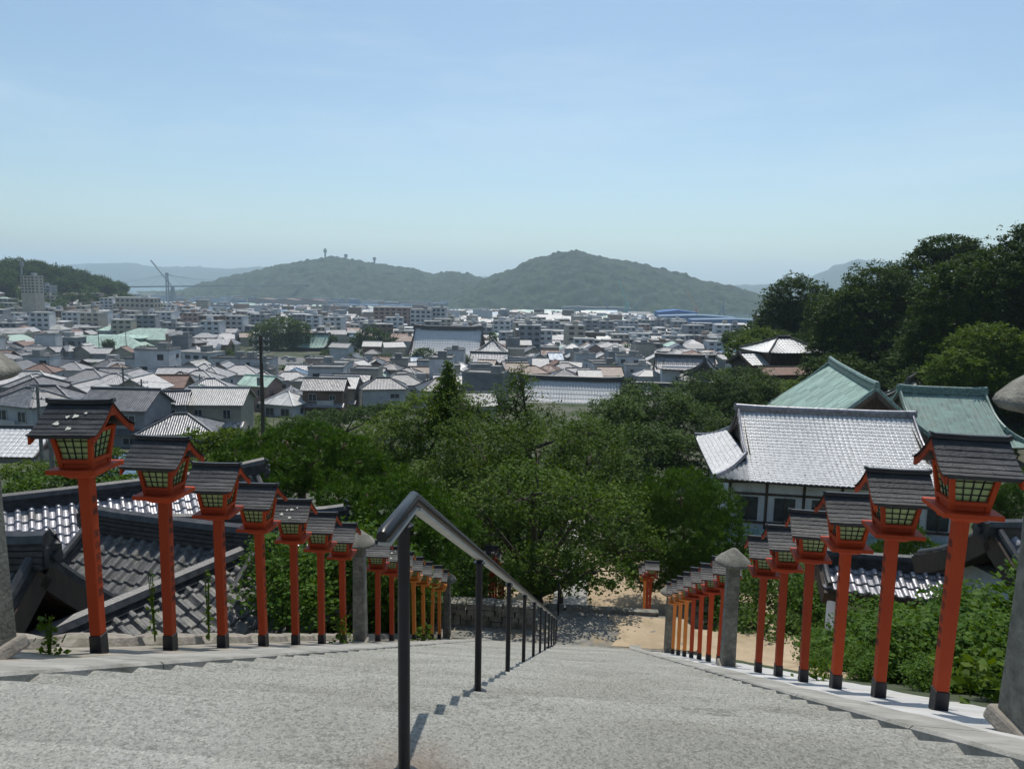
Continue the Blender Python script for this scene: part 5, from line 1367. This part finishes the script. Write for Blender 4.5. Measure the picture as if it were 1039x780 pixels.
# ---------------------------------------------------------------- trees
def leaves_mesh(name, lobes, leaf, dens, material, seed, kind='leaf', flat=.9, clump=.30, core=None, hollow=.55, nclump=None):
    """lobes: (x, y, z, rx, ry, rz) local. Leaf-sized faces gathered in clumps through each lobe's shell"""
    g = np.random.default_rng(seed); Vs = []; n_tot = 0
    for (x, y, z, rx, ry, rz) in lobes:
        rm = (rx * ry * rz) ** (1 / 3); area = 4 * math.pi * rm * rm
        cr = clump * rm ** .75 * .9
        nc = max(6, int(area / (cr * cr) * .95)) if nclump is None else nclump
        d = g.normal(size=(nc, 3)); d /= np.linalg.norm(d, axis=1)[:, None]
        rad = g.uniform(hollow, 1.0, nc) ** .7 * (1 + .12 * g.normal(size=nc))
        C = d * rad[:, None] * np.array([rx, ry, rz])
        nl = int(area / (leaf * leaf) * dens * (2.9 if nclump is None and name == 'crown' else 1.5)); k = g.integers(0, nc, nl)
        size = g.uniform(.55, 1.3, nc)[k]
        off = g.normal(size=(nl, 3)) * (cr * size * .52)[:, None]; off[:, 2] *= .6
        P = C[k] + off + np.array([x, y, z])
        Vs.append(P)
    P = np.concatenate(Vs); n = len(P)
    if kind == 'leaf':
        nr = g.normal(size=(n, 3)); nr[:, 2] = np.abs(nr[:, 2]) + flat; nr /= np.linalg.norm(nr, axis=1)[:, None]
        a = np.cross(nr, g.normal(size=(n, 3))); a /= np.linalg.norm(a, axis=1)[:, None]; b = np.cross(nr, a)
        s = (leaf * g.uniform(.55, 1.15, n))[:, None]
        Q = np.stack([P - a * s * .62, P - b * s * .36 + a * s * .05, P + a * s * .62, P + b * s * .36 + a * s * .05], 1).reshape(-1, 3)
        nv, per = 4, n
    else:
        m = 9                                        # needles in one tuft
        ax = g.normal(size=(n, 3)) * .5; ax[:, 2] = 1; ax /= np.linalg.norm(ax, axis=1)[:, None]
        dirs = ax[:, None, :] * .8 + g.normal(size=(n, m, 3)) * .55; dirs /= np.linalg.norm(dirs, axis=2)[:, :, None]
        side = np.cross(dirs, g.normal(size=(n, m, 3))); side /= np.linalg.norm(side, axis=2)[:, :, None]
        L_ = leaf * g.uniform(.7, 1.2, (n, m, 1)); w_ = leaf * .085
        p0 = P[:, None, :] + side * w_; p1 = P[:, None, :] - side * w_; p2 = P[:, None, :] + dirs * L_
        Q = np.stack([p0, p1, p2], 2).reshape(-1, 3); nv, per = 3, n * m
    me = bpy.data.meshes.new(name)
    me.vertices.add(len(Q)); me.vertices.foreach_set('co', Q.astype(np.float32).ravel())
    me.loops.add(per * nv); me.loops.foreach_set('vertex_index', np.arange(per * nv, dtype=np.int32))
    me.polygons.add(per); me.polygons.foreach_set('loop_start', np.arange(per, dtype=np.int32) * nv)
    me.materials.append(material); me.update(calc_edges=True)
    return me

def trunk_mesh(name, base, lobes, r0, material, seed, twigs=3):
    g = random.Random(seed); mb = MB(); base = Vector(base)
    c = Vector((sum(l[0] for l in lobes) / len(lobes), sum(l[1] for l in lobes) / len(lobes), sum(l[2] for l in lobes) / len(lobes)))
    zlo = min(l[2] - l[5] for l in lobes)
    fork = base.lerp(Vector((c.x * .5, c.y * .5, max(zlo, base.z + .25 * (c.z - base.z)))), 1)
    mb.tube([base - Vector((0, 0, .4)), base.lerp(fork, .3) + Vector((g.uniform(-.1, .1), 0, 0)) * r0 * 4, base.lerp(fork, .7), fork], [r0 * 1.25, r0, r0 * .85, r0 * .75], 9)
    for l in lobes:
        tgt = Vector(l[:3]); mid = fork.lerp(tgt, .5) + Vector((g.uniform(-.3, .3), g.uniform(-.3, .3), g.uniform(.0, .3))) * l[3] * .5
        mb.tube([fork, mid, tgt], [r0 * .5, r0 * .3, r0 * .16], 7)
        for k in range(twigs):
            d = Vector((g.gauss(0, 1), g.gauss(0, 1), g.gauss(.3, .7))).normalized()
            e = tgt + Vector((d.x * l[3], d.y * l[4], d.z * l[5])) * .85; s = mid.lerp(tgt, g.uniform(.2, 1))
            m = s.lerp(e, .5) + Vector((g.uniform(-.2, .2), g.uniform(-.2, .2), g.uniform(-.1, .3))) * l[3] * .4
            mb.tube([s, m, e], [r0 * .16, r0 * .1, r0 * .035], 5)
    return mb.mesh(name, material, smooth=True)

TS = [100]
def tree(name, label, lobes_px, Y, leaf, dens, lm, trunk=(None, .25), kind='leaf', group=None, flat=.9, clump=.30, bark='bark', depth=.9, twigs=3, hollow=.55, cat='tree'):
    """lobes_px: (px, py, rpx, rpy[, dY]) seen at distance Y+dY; each gets a true place and radius"""
    TS[0] += 1; W = []
    for l in lobes_px:
        Yl = Y + (l[4] if len(l) > 4 else 0); c = at(l[0], l[1], Yl); k = Yl / FPX; rx, rz = l[2] * k, l[3] * k
        W.append((c.x, c.y, c.z, rx, max(rx, rz) * depth, rz))
    cx = sum(w_[0] for w_ in W) / len(W); cy = sum(w_[1] for w_ in W) / len(W)
    if trunk[0] is not None: cx, cy = at(trunk[0], 500, Y).x, Y
    zg = T(cx, cy); t = empty(name, (cx, cy, zg))
    Lb = [(a - cx, b - cy, c - zg, d, e, f) for a, b, c, d, e, f in W]
    link('trunk', trunk_mesh('trunk', (0, 0, 0), Lb, trunk[1], M[bark], TS[0], twigs), t)
    link('crown', leaves_mesh('crown', Lb, leaf, dens, M[lm], TS[0], kind, flat, clump, hollow=hollow), t)
    return tag(t, label, cat, group)

# between the stairs and the town
tree('broadleaf_tree', 'big spreading cherry-like tree over the foot of the stairs, its crown filling the centre',
     [(560, 515, 66, 50), (500, 500, 58, 52, 1), (445, 505, 50, 48, 2), (612, 520, 46, 48, 1), (545, 455, 50, 36, 2), (485, 452, 48, 36, 3), (600, 460, 42, 40, 3), (560, 572, 62, 26, -2), (500, 560, 52, 34, -1), (640, 555, 38, 30, 1), (450, 560, 40, 36, 0), (555, 575, 50, 20, -5), (605, 580, 42, 18, -5.5), (510, 585, 36, 20, -4), (540, 500, 62, 30, -5.5), (592, 515, 52, 30, -5.2), (490, 520, 44, 26, -5)],
     27, .115, .62, 'leafA', (552, .30), clump=.26, twigs=6)
tree('broadleaf_tree', 'sparse twiggy treetop with thin leaves standing against the silvery temple roof',
     [(520, 405, 30, 26), (548, 425, 34, 24), (500, 425, 30, 24), (590, 440, 30, 20), (528, 385, 18, 20), (475, 415, 24, 22)], 33, .11, .34, 'leafA', (545, .2), clump=.22, twigs=12, hollow=.2)
tree('broadleaf_tree', 'dense leafy tree left of the twiggy treetop, below the long white-walled annex',
     [(425, 428, 36, 30), (395, 450, 38, 30, -1), (455, 415, 34, 30, 1), (375, 465, 34, 22), (420, 480, 44, 30, -1), (475, 470, 34, 30)], 36, .13, .75, 'leafC', (430, .25), clump=.26)
def conifer(px, pyt, pyb, Y, rpx, label, lm='leafC', leaf=.12, dens=1.2, group=None, cat='tree'):
    a, b = at(px, pyt, Y), at(px, pyb, Y); zg = T(a.x, a.y); h = a.z - zg; hb = b.z - zg; r = rpx * Y / FPX
    TS[0] += 1; t = empty('conifer', (a.x, a.y, zg)); Lb = []
    n = 9
    for i in range(n):
        u = (i + .5) / n; rr = r * (1 - u) ** .8 + .12; Lb.append((0, 0, hb + (h - hb) * u, rr, rr, (h - hb) / n * .85))
    mb = MB(); mb.tube([(0, 0, -.3), (0, 0, h * .6), (0, 0, h)], [r * .14, r * .09, .02], 8); mb.build('trunk', M['bark'], t, smooth=True)
    link('crown', leaves_mesh('crown', Lb, leaf, dens, M[lm], TS[0], 'leaf', .3, .25, hollow=.3), t); return tag(t, label, cat, group)
conifer(455, 367, 440, 37, 26, 'pointed young conifer whose tip rises before the huge temple hall')
tree('pine_tree', 'broad flat-topped pine at the left, under the dark cable pole', [(322, 442, 26, 12), (290, 446, 24, 12, .8), (350, 452, 26, 13, -.5), (262, 447, 24, 12, 1), (238, 462, 22, 12), (276, 466, 28, 13, -.4), (318, 468, 30, 14, -.8), (368, 468, 26, 14, -1), (392, 482, 22, 13, -1), (345, 488, 32, 14, -1.4), (296, 490, 32, 15, -1.2), (250, 486, 28, 15, -.6), (225, 478, 18, 10)], 24, .22, .8, 'needle', (310, .2), 'tuft', bark='barkred', clump=.24)
tree('pine_tree', 'bright green pine right behind the top of the handrail', [(405, 496, 30, 13), (372, 500, 26, 13, .6), (340, 504, 26, 13, 1), (436, 510, 28, 15), (390, 518, 32, 14, -.6), (350, 526, 30, 15, .2), (460, 532, 28, 16, .2), (420, 536, 34, 16, -.6), (376, 544, 34, 17, -.5), (335, 552, 30, 18), (440, 560, 30, 17, -.5), (400, 568, 32, 17, -.8), (360, 574, 28, 16)], 18.5, .20, .8, 'needle', (400, .16), 'tuft', bark='barkred', clump=.24)
tree('pine_tree', 'dark pine hiding behind the fifth to seventh lanterns above the tiled roofs', [(300, 535, 40, 24), (265, 520, 30, 20, 1), (330, 575, 40, 26)], 20, .15, .8, 'needle2', (300, .14), 'tuft', bark='barkred', clump=.24)
tree('pine_tree', 'tall dark pine left of the white-plastered hall', [(690, 500, 42, 24), (655, 520, 34, 26, 1), (720, 515, 32, 24, 2), (690, 548, 46, 30, -1), (735, 545, 26, 26, 1), (660, 575, 34, 26, -1), (715, 582, 30, 24)], 31, .2, .9, 'needle', (695, .2), 'tuft', bark='barkred', clump=.22)
tree('pine_tree', 'small shaped pine by the wall right of the white-plastered hall', [(1008, 492, 26, 16), (1030, 510, 22, 16), (990, 515, 18, 12), (1012, 532, 22, 12)], 38, .2, .9, 'needle', (1010, .12), 'tuft', bark='barkred', clump=.22)
tree('pine_tree', 'little garden pine peeking between lantern posts before the copper lean-to', [(915, 540, 20, 10), (932, 555, 18, 10), (900, 560, 18, 10)], 28, .16, .9, 'needle', (915, .08), 'tuft', bark='barkred', clump=.22)
for i, (lb, Y, lab_) in enumerate([
    ([(660, 412, 44, 22), (625, 425, 34, 26, -2), (690, 430, 44, 24)], 72, 'wide cherry canopy below the long dark tiled corridor'),
    ([(725, 398, 42, 20), (760, 392, 34, 18, 4), (735, 420, 40, 22, -2)], 80, 'cherry canopy below the hall with dark front gable'),
    ([(655, 455, 46, 26), (620, 480, 36, 28, -4), (700, 462, 36, 22)], 58, 'cherry canopy nearest the big spreading tree, above the tall pine'),
    ([(775, 404, 30, 16), (800, 398, 30, 12, 5)], 88, 'low green canopy under the brown sheet-roofed shed'),
    ([(632, 418, 22, 14), (600, 446, 34, 20)], 62, 'dark green clump covering the right foot of the silvery temple roof')]):
    tree('cherry_tree', lab_, lb, Y, .22, 1.4, ('leafD', 'leafB', 'leafD', 'leafC', 'leafD')[i], (None, .3), flat=1.4, clump=.24)
for i, (lb, Y, lm, leaf, lab_) in enumerate([
    ([(808, 308, 30, 26), (795, 325, 26, 20, 2), (822, 325, 24, 22)], 150, 'leafB', .5, 'round dark tree standing alone on the ridge left of the forest'),
    ([(890, 300, 34, 30), (868, 325, 36, 34, -3), (905, 330, 44, 40), (925, 290, 30, 24, 5), (855, 355, 34, 30, -4), (900, 370, 44, 34, -6)], 112, 'leafB', .42, 'huge dark evergreen right behind the steep copper roof'),
    ([(962, 252, 26, 12), (945, 262, 20, 10, 2), (975, 262, 22, 12)], 118, 'leafB', .42, 'highest treetop on the right skyline with spreading branches'),
    ([(1010, 285, 46, 30), (975, 305, 40, 36, -3), (1040, 300, 42, 44), (955, 345, 36, 36, -4), (1000, 340, 44, 36), (1060, 260, 40, 34)], 90, 'leafB', .36, 'massive dark tree at the right edge of the photo'),
    ([(1000, 358, 36, 26), (975, 378, 32, 22, -2), (1030, 372, 38, 34), (1005, 395, 36, 22, -2), (1050, 400, 36, 30)], 76, 'leafC', .30, 'lighter green tree in front of the massive dark tree'),
    ([(1010, 435, 40, 26), (1040, 450, 36, 30), (940, 395, 30, 20)], 80, 'leafB', .32, 'shadowed tree filling the gap right of the copper roofs'),
    ([(885, 400, 40, 26), (850, 385, 34, 24), (925, 380, 26, 30)], 98, 'leafB', .36, 'dark undergrowth tree right behind the steep copper roof ridge'),
    ([(845, 320, 26, 24), (838, 345, 24, 22)], 125, 'leafD', .42, 'mid green tree between the round tree and the huge evergreen'),
    ([(757, 358, 20, 16), (742, 384, 18, 10, -6), (772, 345, 18, 12, 6)], 125, 'leafC', .40, 'bright green slope trees left of the small white-tiled hillside house'),
    ([(790, 348, 24, 12, 14), (822, 352, 20, 12, 12)], 128, 'leafD', .40, 'green crown directly behind the two-storey house on the slope'),
    ([(766, 384, 12, 7), (784, 394, 18, 8)], 104, 'leafB', .36, 'dark shrub-like tree before the small white-tiled hillside house'),
    ([(755, 345, 22, 10, 20), (765, 335, 12, 8, 25)], 160, 'leafD', .5, 'distant crown at the foot of the ridge, left of the round tree')]):
    tree('evergreen_tree', lab_, lb, Y, leaf * .8, 2.3, lm, (None, .45), flat=.8, clump=.19, hollow=.72)

# town trees
for i, (lb, Y, lm, leaf, lab_) in enumerate([
    ([(285, 334, 22, 14), (270, 343, 18, 15), (303, 338, 14, 14), (285, 350, 22, 12)], 395, 'leafA', .9, 'big camphor tree left of the green copper shrine'),
    ([(377, 344, 16, 14), (392, 352, 15, 14), (364, 352, 12, 14)], 385, 'leafB', 1.0, 'big dark oak right of the green copper shrine'),
    ([(338, 348, 5, 9)], 385, 'leafB', .9, 'small upright tree just right of the green copper shrine'),
    ([(334, 360, 10, 6), (350, 360, 12, 7)], 372, 'leafD', .9, 'low round tree between the shrine and the car park'),
    ([(415, 368, 14, 9), (405, 378, 16, 8), (430, 360, 12, 8)], 335, 'leafD', .9, 'green clump left of the huge temple roof'),
    ([(360, 372, 22, 6), (390, 368, 18, 6)], 350, 'leafC', .9, 'low green trees at the right end of the car park'),
    ([(350, 396, 22, 9), (368, 392, 18, 8)], 215, 'leafD', .6, 'rounded hedge-like tree beside the long grey house below the car park'),
    ([(217, 388, 20, 5), (245, 390, 16, 4), (200, 391, 12, 4)], 240, 'leafC', .6, 'flat light green bushes left of the tall cable pole'),
    ([(140, 425, 18, 11), (152, 432, 14, 10)], 112, 'leafD', .4, 'round tree between the first two lanterns among the houses'),
    ([(208, 432, 10, 7), (190, 428, 8, 6)], 118, 'leafD', .4, 'small tree over the houses by the third lantern'),
    ([(30, 478, 34, 10), (75, 470, 26, 10), (108, 462, 18, 9)], 52, 'leafC', .2, 'green shrubbery before the bright silvery gable roof at the left edge'),
    ([(330, 425, 26, 9), (372, 420, 24, 9), (400, 415, 18, 8), (300, 430, 20, 8)], 105, 'leafD', .3, 'row of green treetops between the pines and the first houses'),
    ([(640, 366, 9, 5)], 320, 'leafD', .8, 'small round tree beside the grey four-storey block'),
    ([(500, 343, 5, 6)], 360, 'leafB', .9, 'little dark tree peeking left of the pyramid-roofed tower'),
    ([(50, 490, 36, 12), (20, 495, 20, 12), (90, 482, 30, 16)], 27, 'bush', .15, 'yellow-green shrubs behind the light-striped tiled roof at the left edge'),
    ([(135, 490, 24, 10), (165, 485, 18, 10), (110, 500, 20, 12)], 26, 'bush', .15, 'bright shrubs seen between the first and second lantern'),
    ([(215, 500, 22, 16), (190, 478, 16, 10)], 27, 'leafC', .15, 'leafy shrub between the second and third lantern'),
    ([(200, 450, 26, 14), (232, 445, 20, 12), (170, 460, 18, 12)], 34, 'leafC', .16, 'light green treetop right of the third lantern roof'),
    ]):
    tree('town_tree', lab_, lb, Y, leaf, 1.4, lm, (None, .3 if Y > 100 else .1), flat=.8, clump=.28)
# wooded hill on the left: copies of three trees
pr = []
for k in range(3):
    Lb = [(0, 0, 9, 6, 6, 5.5), (3, 1, 7, 4.5, 4.5, 4), (-3.5, -1, 7.5, 4.5, 4.5, 4), (0, 0, 4, 5, 5, 3.5)] if k < 2 else [(0, 0, 3 + i * 2.4, 4.4 - i * .75, 4.4 - i * .75, 1.6) for i in range(6)]
    pr.append((leaves_mesh('crown', Lb, 1.25, 1.1, M[('leafB', 'leafD', 'leafB')[k]], 900 + k, clump=.3), trunk_mesh('trunk', (0, 0, 0), Lb[:2], .4, M['bark'], 900 + k, 1)))
n = 0; k = 0
gg = random.Random(11)
while n < 270 and k < 6000:
    k += 1; x, y = gg.uniform(-760, -330), gg.uniform(520, 860)
    f_ = math.exp(-(((x + 600) / 125) ** 2 + ((y - 720) / 150) ** 2))
    if f_ < .13: continue
    v = Vector((x, y, T(x, y) + 4)); d = v.dot(F); px = 519.5 + FPX * v.dot(R2) / d
    if px < -12 or px > 125: continue
    if 12 < px < 50 and y < 560: continue
    q = gg.choice((0, 0, 1, 1, 2)); t = empty('hillside_tree', (x, y, T(x, y)), gg.uniform(0, 6))
    link('crown', pr[q][0], t); link('trunk', pr[q][1], t); t.scale = (gg.uniform(.7, 1.15),) * 3
    tag(t, 'dark green %s tree in the wood covering the near left hill' % ('conical' if q == 2 else ('round-crowned' if q == 0 else 'broad mid-toned')), 'tree', ('round trees', 'mid-toned trees', 'conical trees')[q] + ' on the left hill'); n += 1

# bushes behind the white ledge
bm_ = []
for k in range(3):
    Lb = [(0, 0, .55, .62, .55, .5), (.35, .1, .8, .4, .4, .35), (-.35, 0, .45, .45, .45, .4)]
    bm_.append((leaves_mesh('foliage', Lb, .062, 1.15, M['bush'], 700 + k, clump=.22, flat=.7), trunk_mesh('stem', (0, 0, 0), Lb, .03, M['bark'], 700 + k, 6)))
gg = random.Random(5); n = 0
spots = []
for y in [4.6 + .75 * i for i in range(13)]:
    for x in (3.98, 4.8, 5.8, 7.0):
        spots.append((x + gg.uniform(-.2, .2), y + gg.uniform(-.25, .25), x))
for k, (x, y, x0) in enumerate(spots):
    if x0 < 4.1 and (y > 12 or gg.random() < .35): continue
    q = k % 3; t = empty('bush', (x, y, T(x, y) - .1), gg.uniform(0, 6)); link('foliage', bm_[q][0], t); link('stem', bm_[q][1], t)
    s = gg.uniform(.85, 1.15) * (1.42 if x0 > 5 else (1.15 if x0 > 4.1 else .55)); t.scale = (s, s, s * (.78 + .05 * (x0 > 5)))
    tag(t, 'leafy green bush in the thicket behind the white ledge and its lanterns', 'bush', 'bushes behind the white ledge')
# shaded bushes on the left behind the lanterns
for k in range(60):
    y = gg.uniform(10.5, 20); x = gg.uniform(-7.2, -4.5) if y < 16 else gg.uniform(-6.5, -4.2)
    if x < -.44 * y: continue
    q = k % 3; t = empty('bush', (x, y, T(x, y) + (.9 if y < 18 else .2)), gg.uniform(0, 6)); link('foliage', bm_[q][0], t); link('stem', bm_[q][1], t); s = gg.uniform(1.3, 2.1); t.scale = (s, s, s)
    tag(t, 'shaded bush behind the lantern row above the tiled roofs', 'bush', 'shaded bushes behind the left lanterns')
for k in range(16):
    y = gg.uniform(20.5, 36); x = gg.choice((gg.uniform(-8, -3.6), gg.uniform(5.5, 11)))
    q = k % 3; t = empty('bush', (x, y, T(x, y)), gg.uniform(0, 6)); link('foliage', bm_[q][0], t); link('stem', bm_[q][1], t); s = gg.uniform(1.5, 2.6); t.scale = (s, s, s)
    tag(t, 'garden bush in the shade under the big trees', 'bush', 'garden bushes under the big trees')
# weeds
def weed(px, py, Y, h, label, n=60, spread=.25, leaf=.07, base=None):
    TS[0] += 1; g = np.random.default_rng(TS[0]); a = at(px, py, Y); t = empty('weed', a)
    Lb = [(0, 0, h * (i + .5) / 4, spread * (1 - i * .12), spread * (1 - i * .12), h / 7) for i in range(4)]
    link('leaves', leaves_mesh('leaves', Lb, leaf, .5, M['leafC'], TS[0], clump=.3, flat=.4, hollow=.2), t)
    mb = MB()
    for q in range(3): mb.tube([(0, 0, -.05), (rnd.uniform(-.1, .1) * spread * 4, rnd.uniform(-.05, .05), h)], [.008, .003], 5)
    mb.build('stem', M['leafC'], t); tag(t, label, 'weed')
weed(50, 667, 4.25, .30, 'small leafy weed growing beside the stone pillar on the left ledge', spread=.10, leaf=.045)
weed(157, 645, 6.0, .62, 'tall thin weed between the first and second lantern', spread=.045, leaf=.05)
weed(212, 645, 7.0, .75, 'tall thin weed between the second and third lantern', spread=.06, leaf=.06)
weed(345, 652, 9.6, .4, 'bright low weed at the foot of the seventh lantern', spread=.2, leaf=.06)
weed(430, 650, 13.5, .35, 'low weed at the foot of the shaded lanterns', spread=.25, leaf=.07)
weed(985, 700, 5.8, .32, 'broad-leaved weed spilling over the white ledge by the first lantern', spread=.35, leaf=.09)
weed(830, 690, 8.0, .25, 'low ferny weed behind the third lantern on the white ledge', spread=.25, leaf=.07)

# ground cover on the slopes: nobody could count it
g = np.random.default_rng(3); pts = []
while len(pts) < 9000:
    x, y = g.uniform(10, 110), g.uniform(56, 230)
    if x < 16 + .10 * y - 6 and y > 60: continue
    pts.append((x, y, T(x, y) + g.uniform(0, 1.1), .9, .9, .5))
P = np.array([p[:3] for p in pts])
me = leaves_mesh('undergrowth', [(p[0], p[1], p[2], 1.1, 1.1, .6) for p in pts[:2600]], .34, .55, M['leafD'], 31, clump=.5, nclump=5)
tag(link('undergrowth', me), kind='stuff')
pts = []
for k in range(420):
    x, y = g.uniform(-12, 14), g.uniform(20, 60)
    if -4 < x < 5 and y < 36: continue
    pts.append((x, y, T(x, y) + .2, 1.0, 1.0, .4))
tag(link('ground_cover', leaves_mesh('ground_cover', pts, .14, .35, M['leafD'], 32, clump=.5, nclump=5)), kind='stuff')
pts = []
for k in range(900):
    y = g.uniform(60, 125) ; x = g.uniform(-.62, .12) * y
    pts.append((x, y, T(x, y) + .4, 1.6, 1.6, .7))
tag(link('ground_cover', leaves_mesh('ground_cover', pts, .32, .35, M['leafC'], 33, clump=.5, nclump=5)), kind='stuff')

pts = []
for k in range(1500):
    x, y = g.uniform(-760, -420), g.uniform(520, 860); f_ = math.exp(-(((x + 600) / 125) ** 2 + ((y - 720) / 150) ** 2))
    if f_ > .08: pts.append((x, y, T(x, y) + 1, 6, 6, 2.2))
tag(link('undergrowth', leaves_mesh('undergrowth', pts, 1.6, .5, M['leafD'], 34, clump=.5, nclump=6)), kind='stuff')

# small trees scattered among the houses
gg = random.Random(21); n = 0; k = 0
while n < 70 and k < 3000:
    k += 1; y = gg.uniform(110, 620); x = gg.uniform(-.75, .2) * y
    v = Vector((x, y, T(x, y) + 3)); d = v.dot(F); px = 519.5 + FPX * v.dot(R2) / d
    if px < 0 or px > 740 or (px > 300 and y < 190) or any((x - a) ** 2 + (y - b) ** 2 < (c * .8) ** 2 for a, b, c in BLOCK): continue
    q = gg.choice((0, 1)); t = empty('town_tree', (x, y, T(x, y)), gg.uniform(0, 6)); link('crown', pr[q][0], t); link('trunk', pr[q][1], t); s = gg.uniform(.32, .55) * (1 if y < 300 else 1.25); t.scale = (s * 1.2, s * 1.2, s)
    tag(t, 'small round garden tree squeezed between the houses of the town', 'tree', 'garden trees between the houses'); n += 1
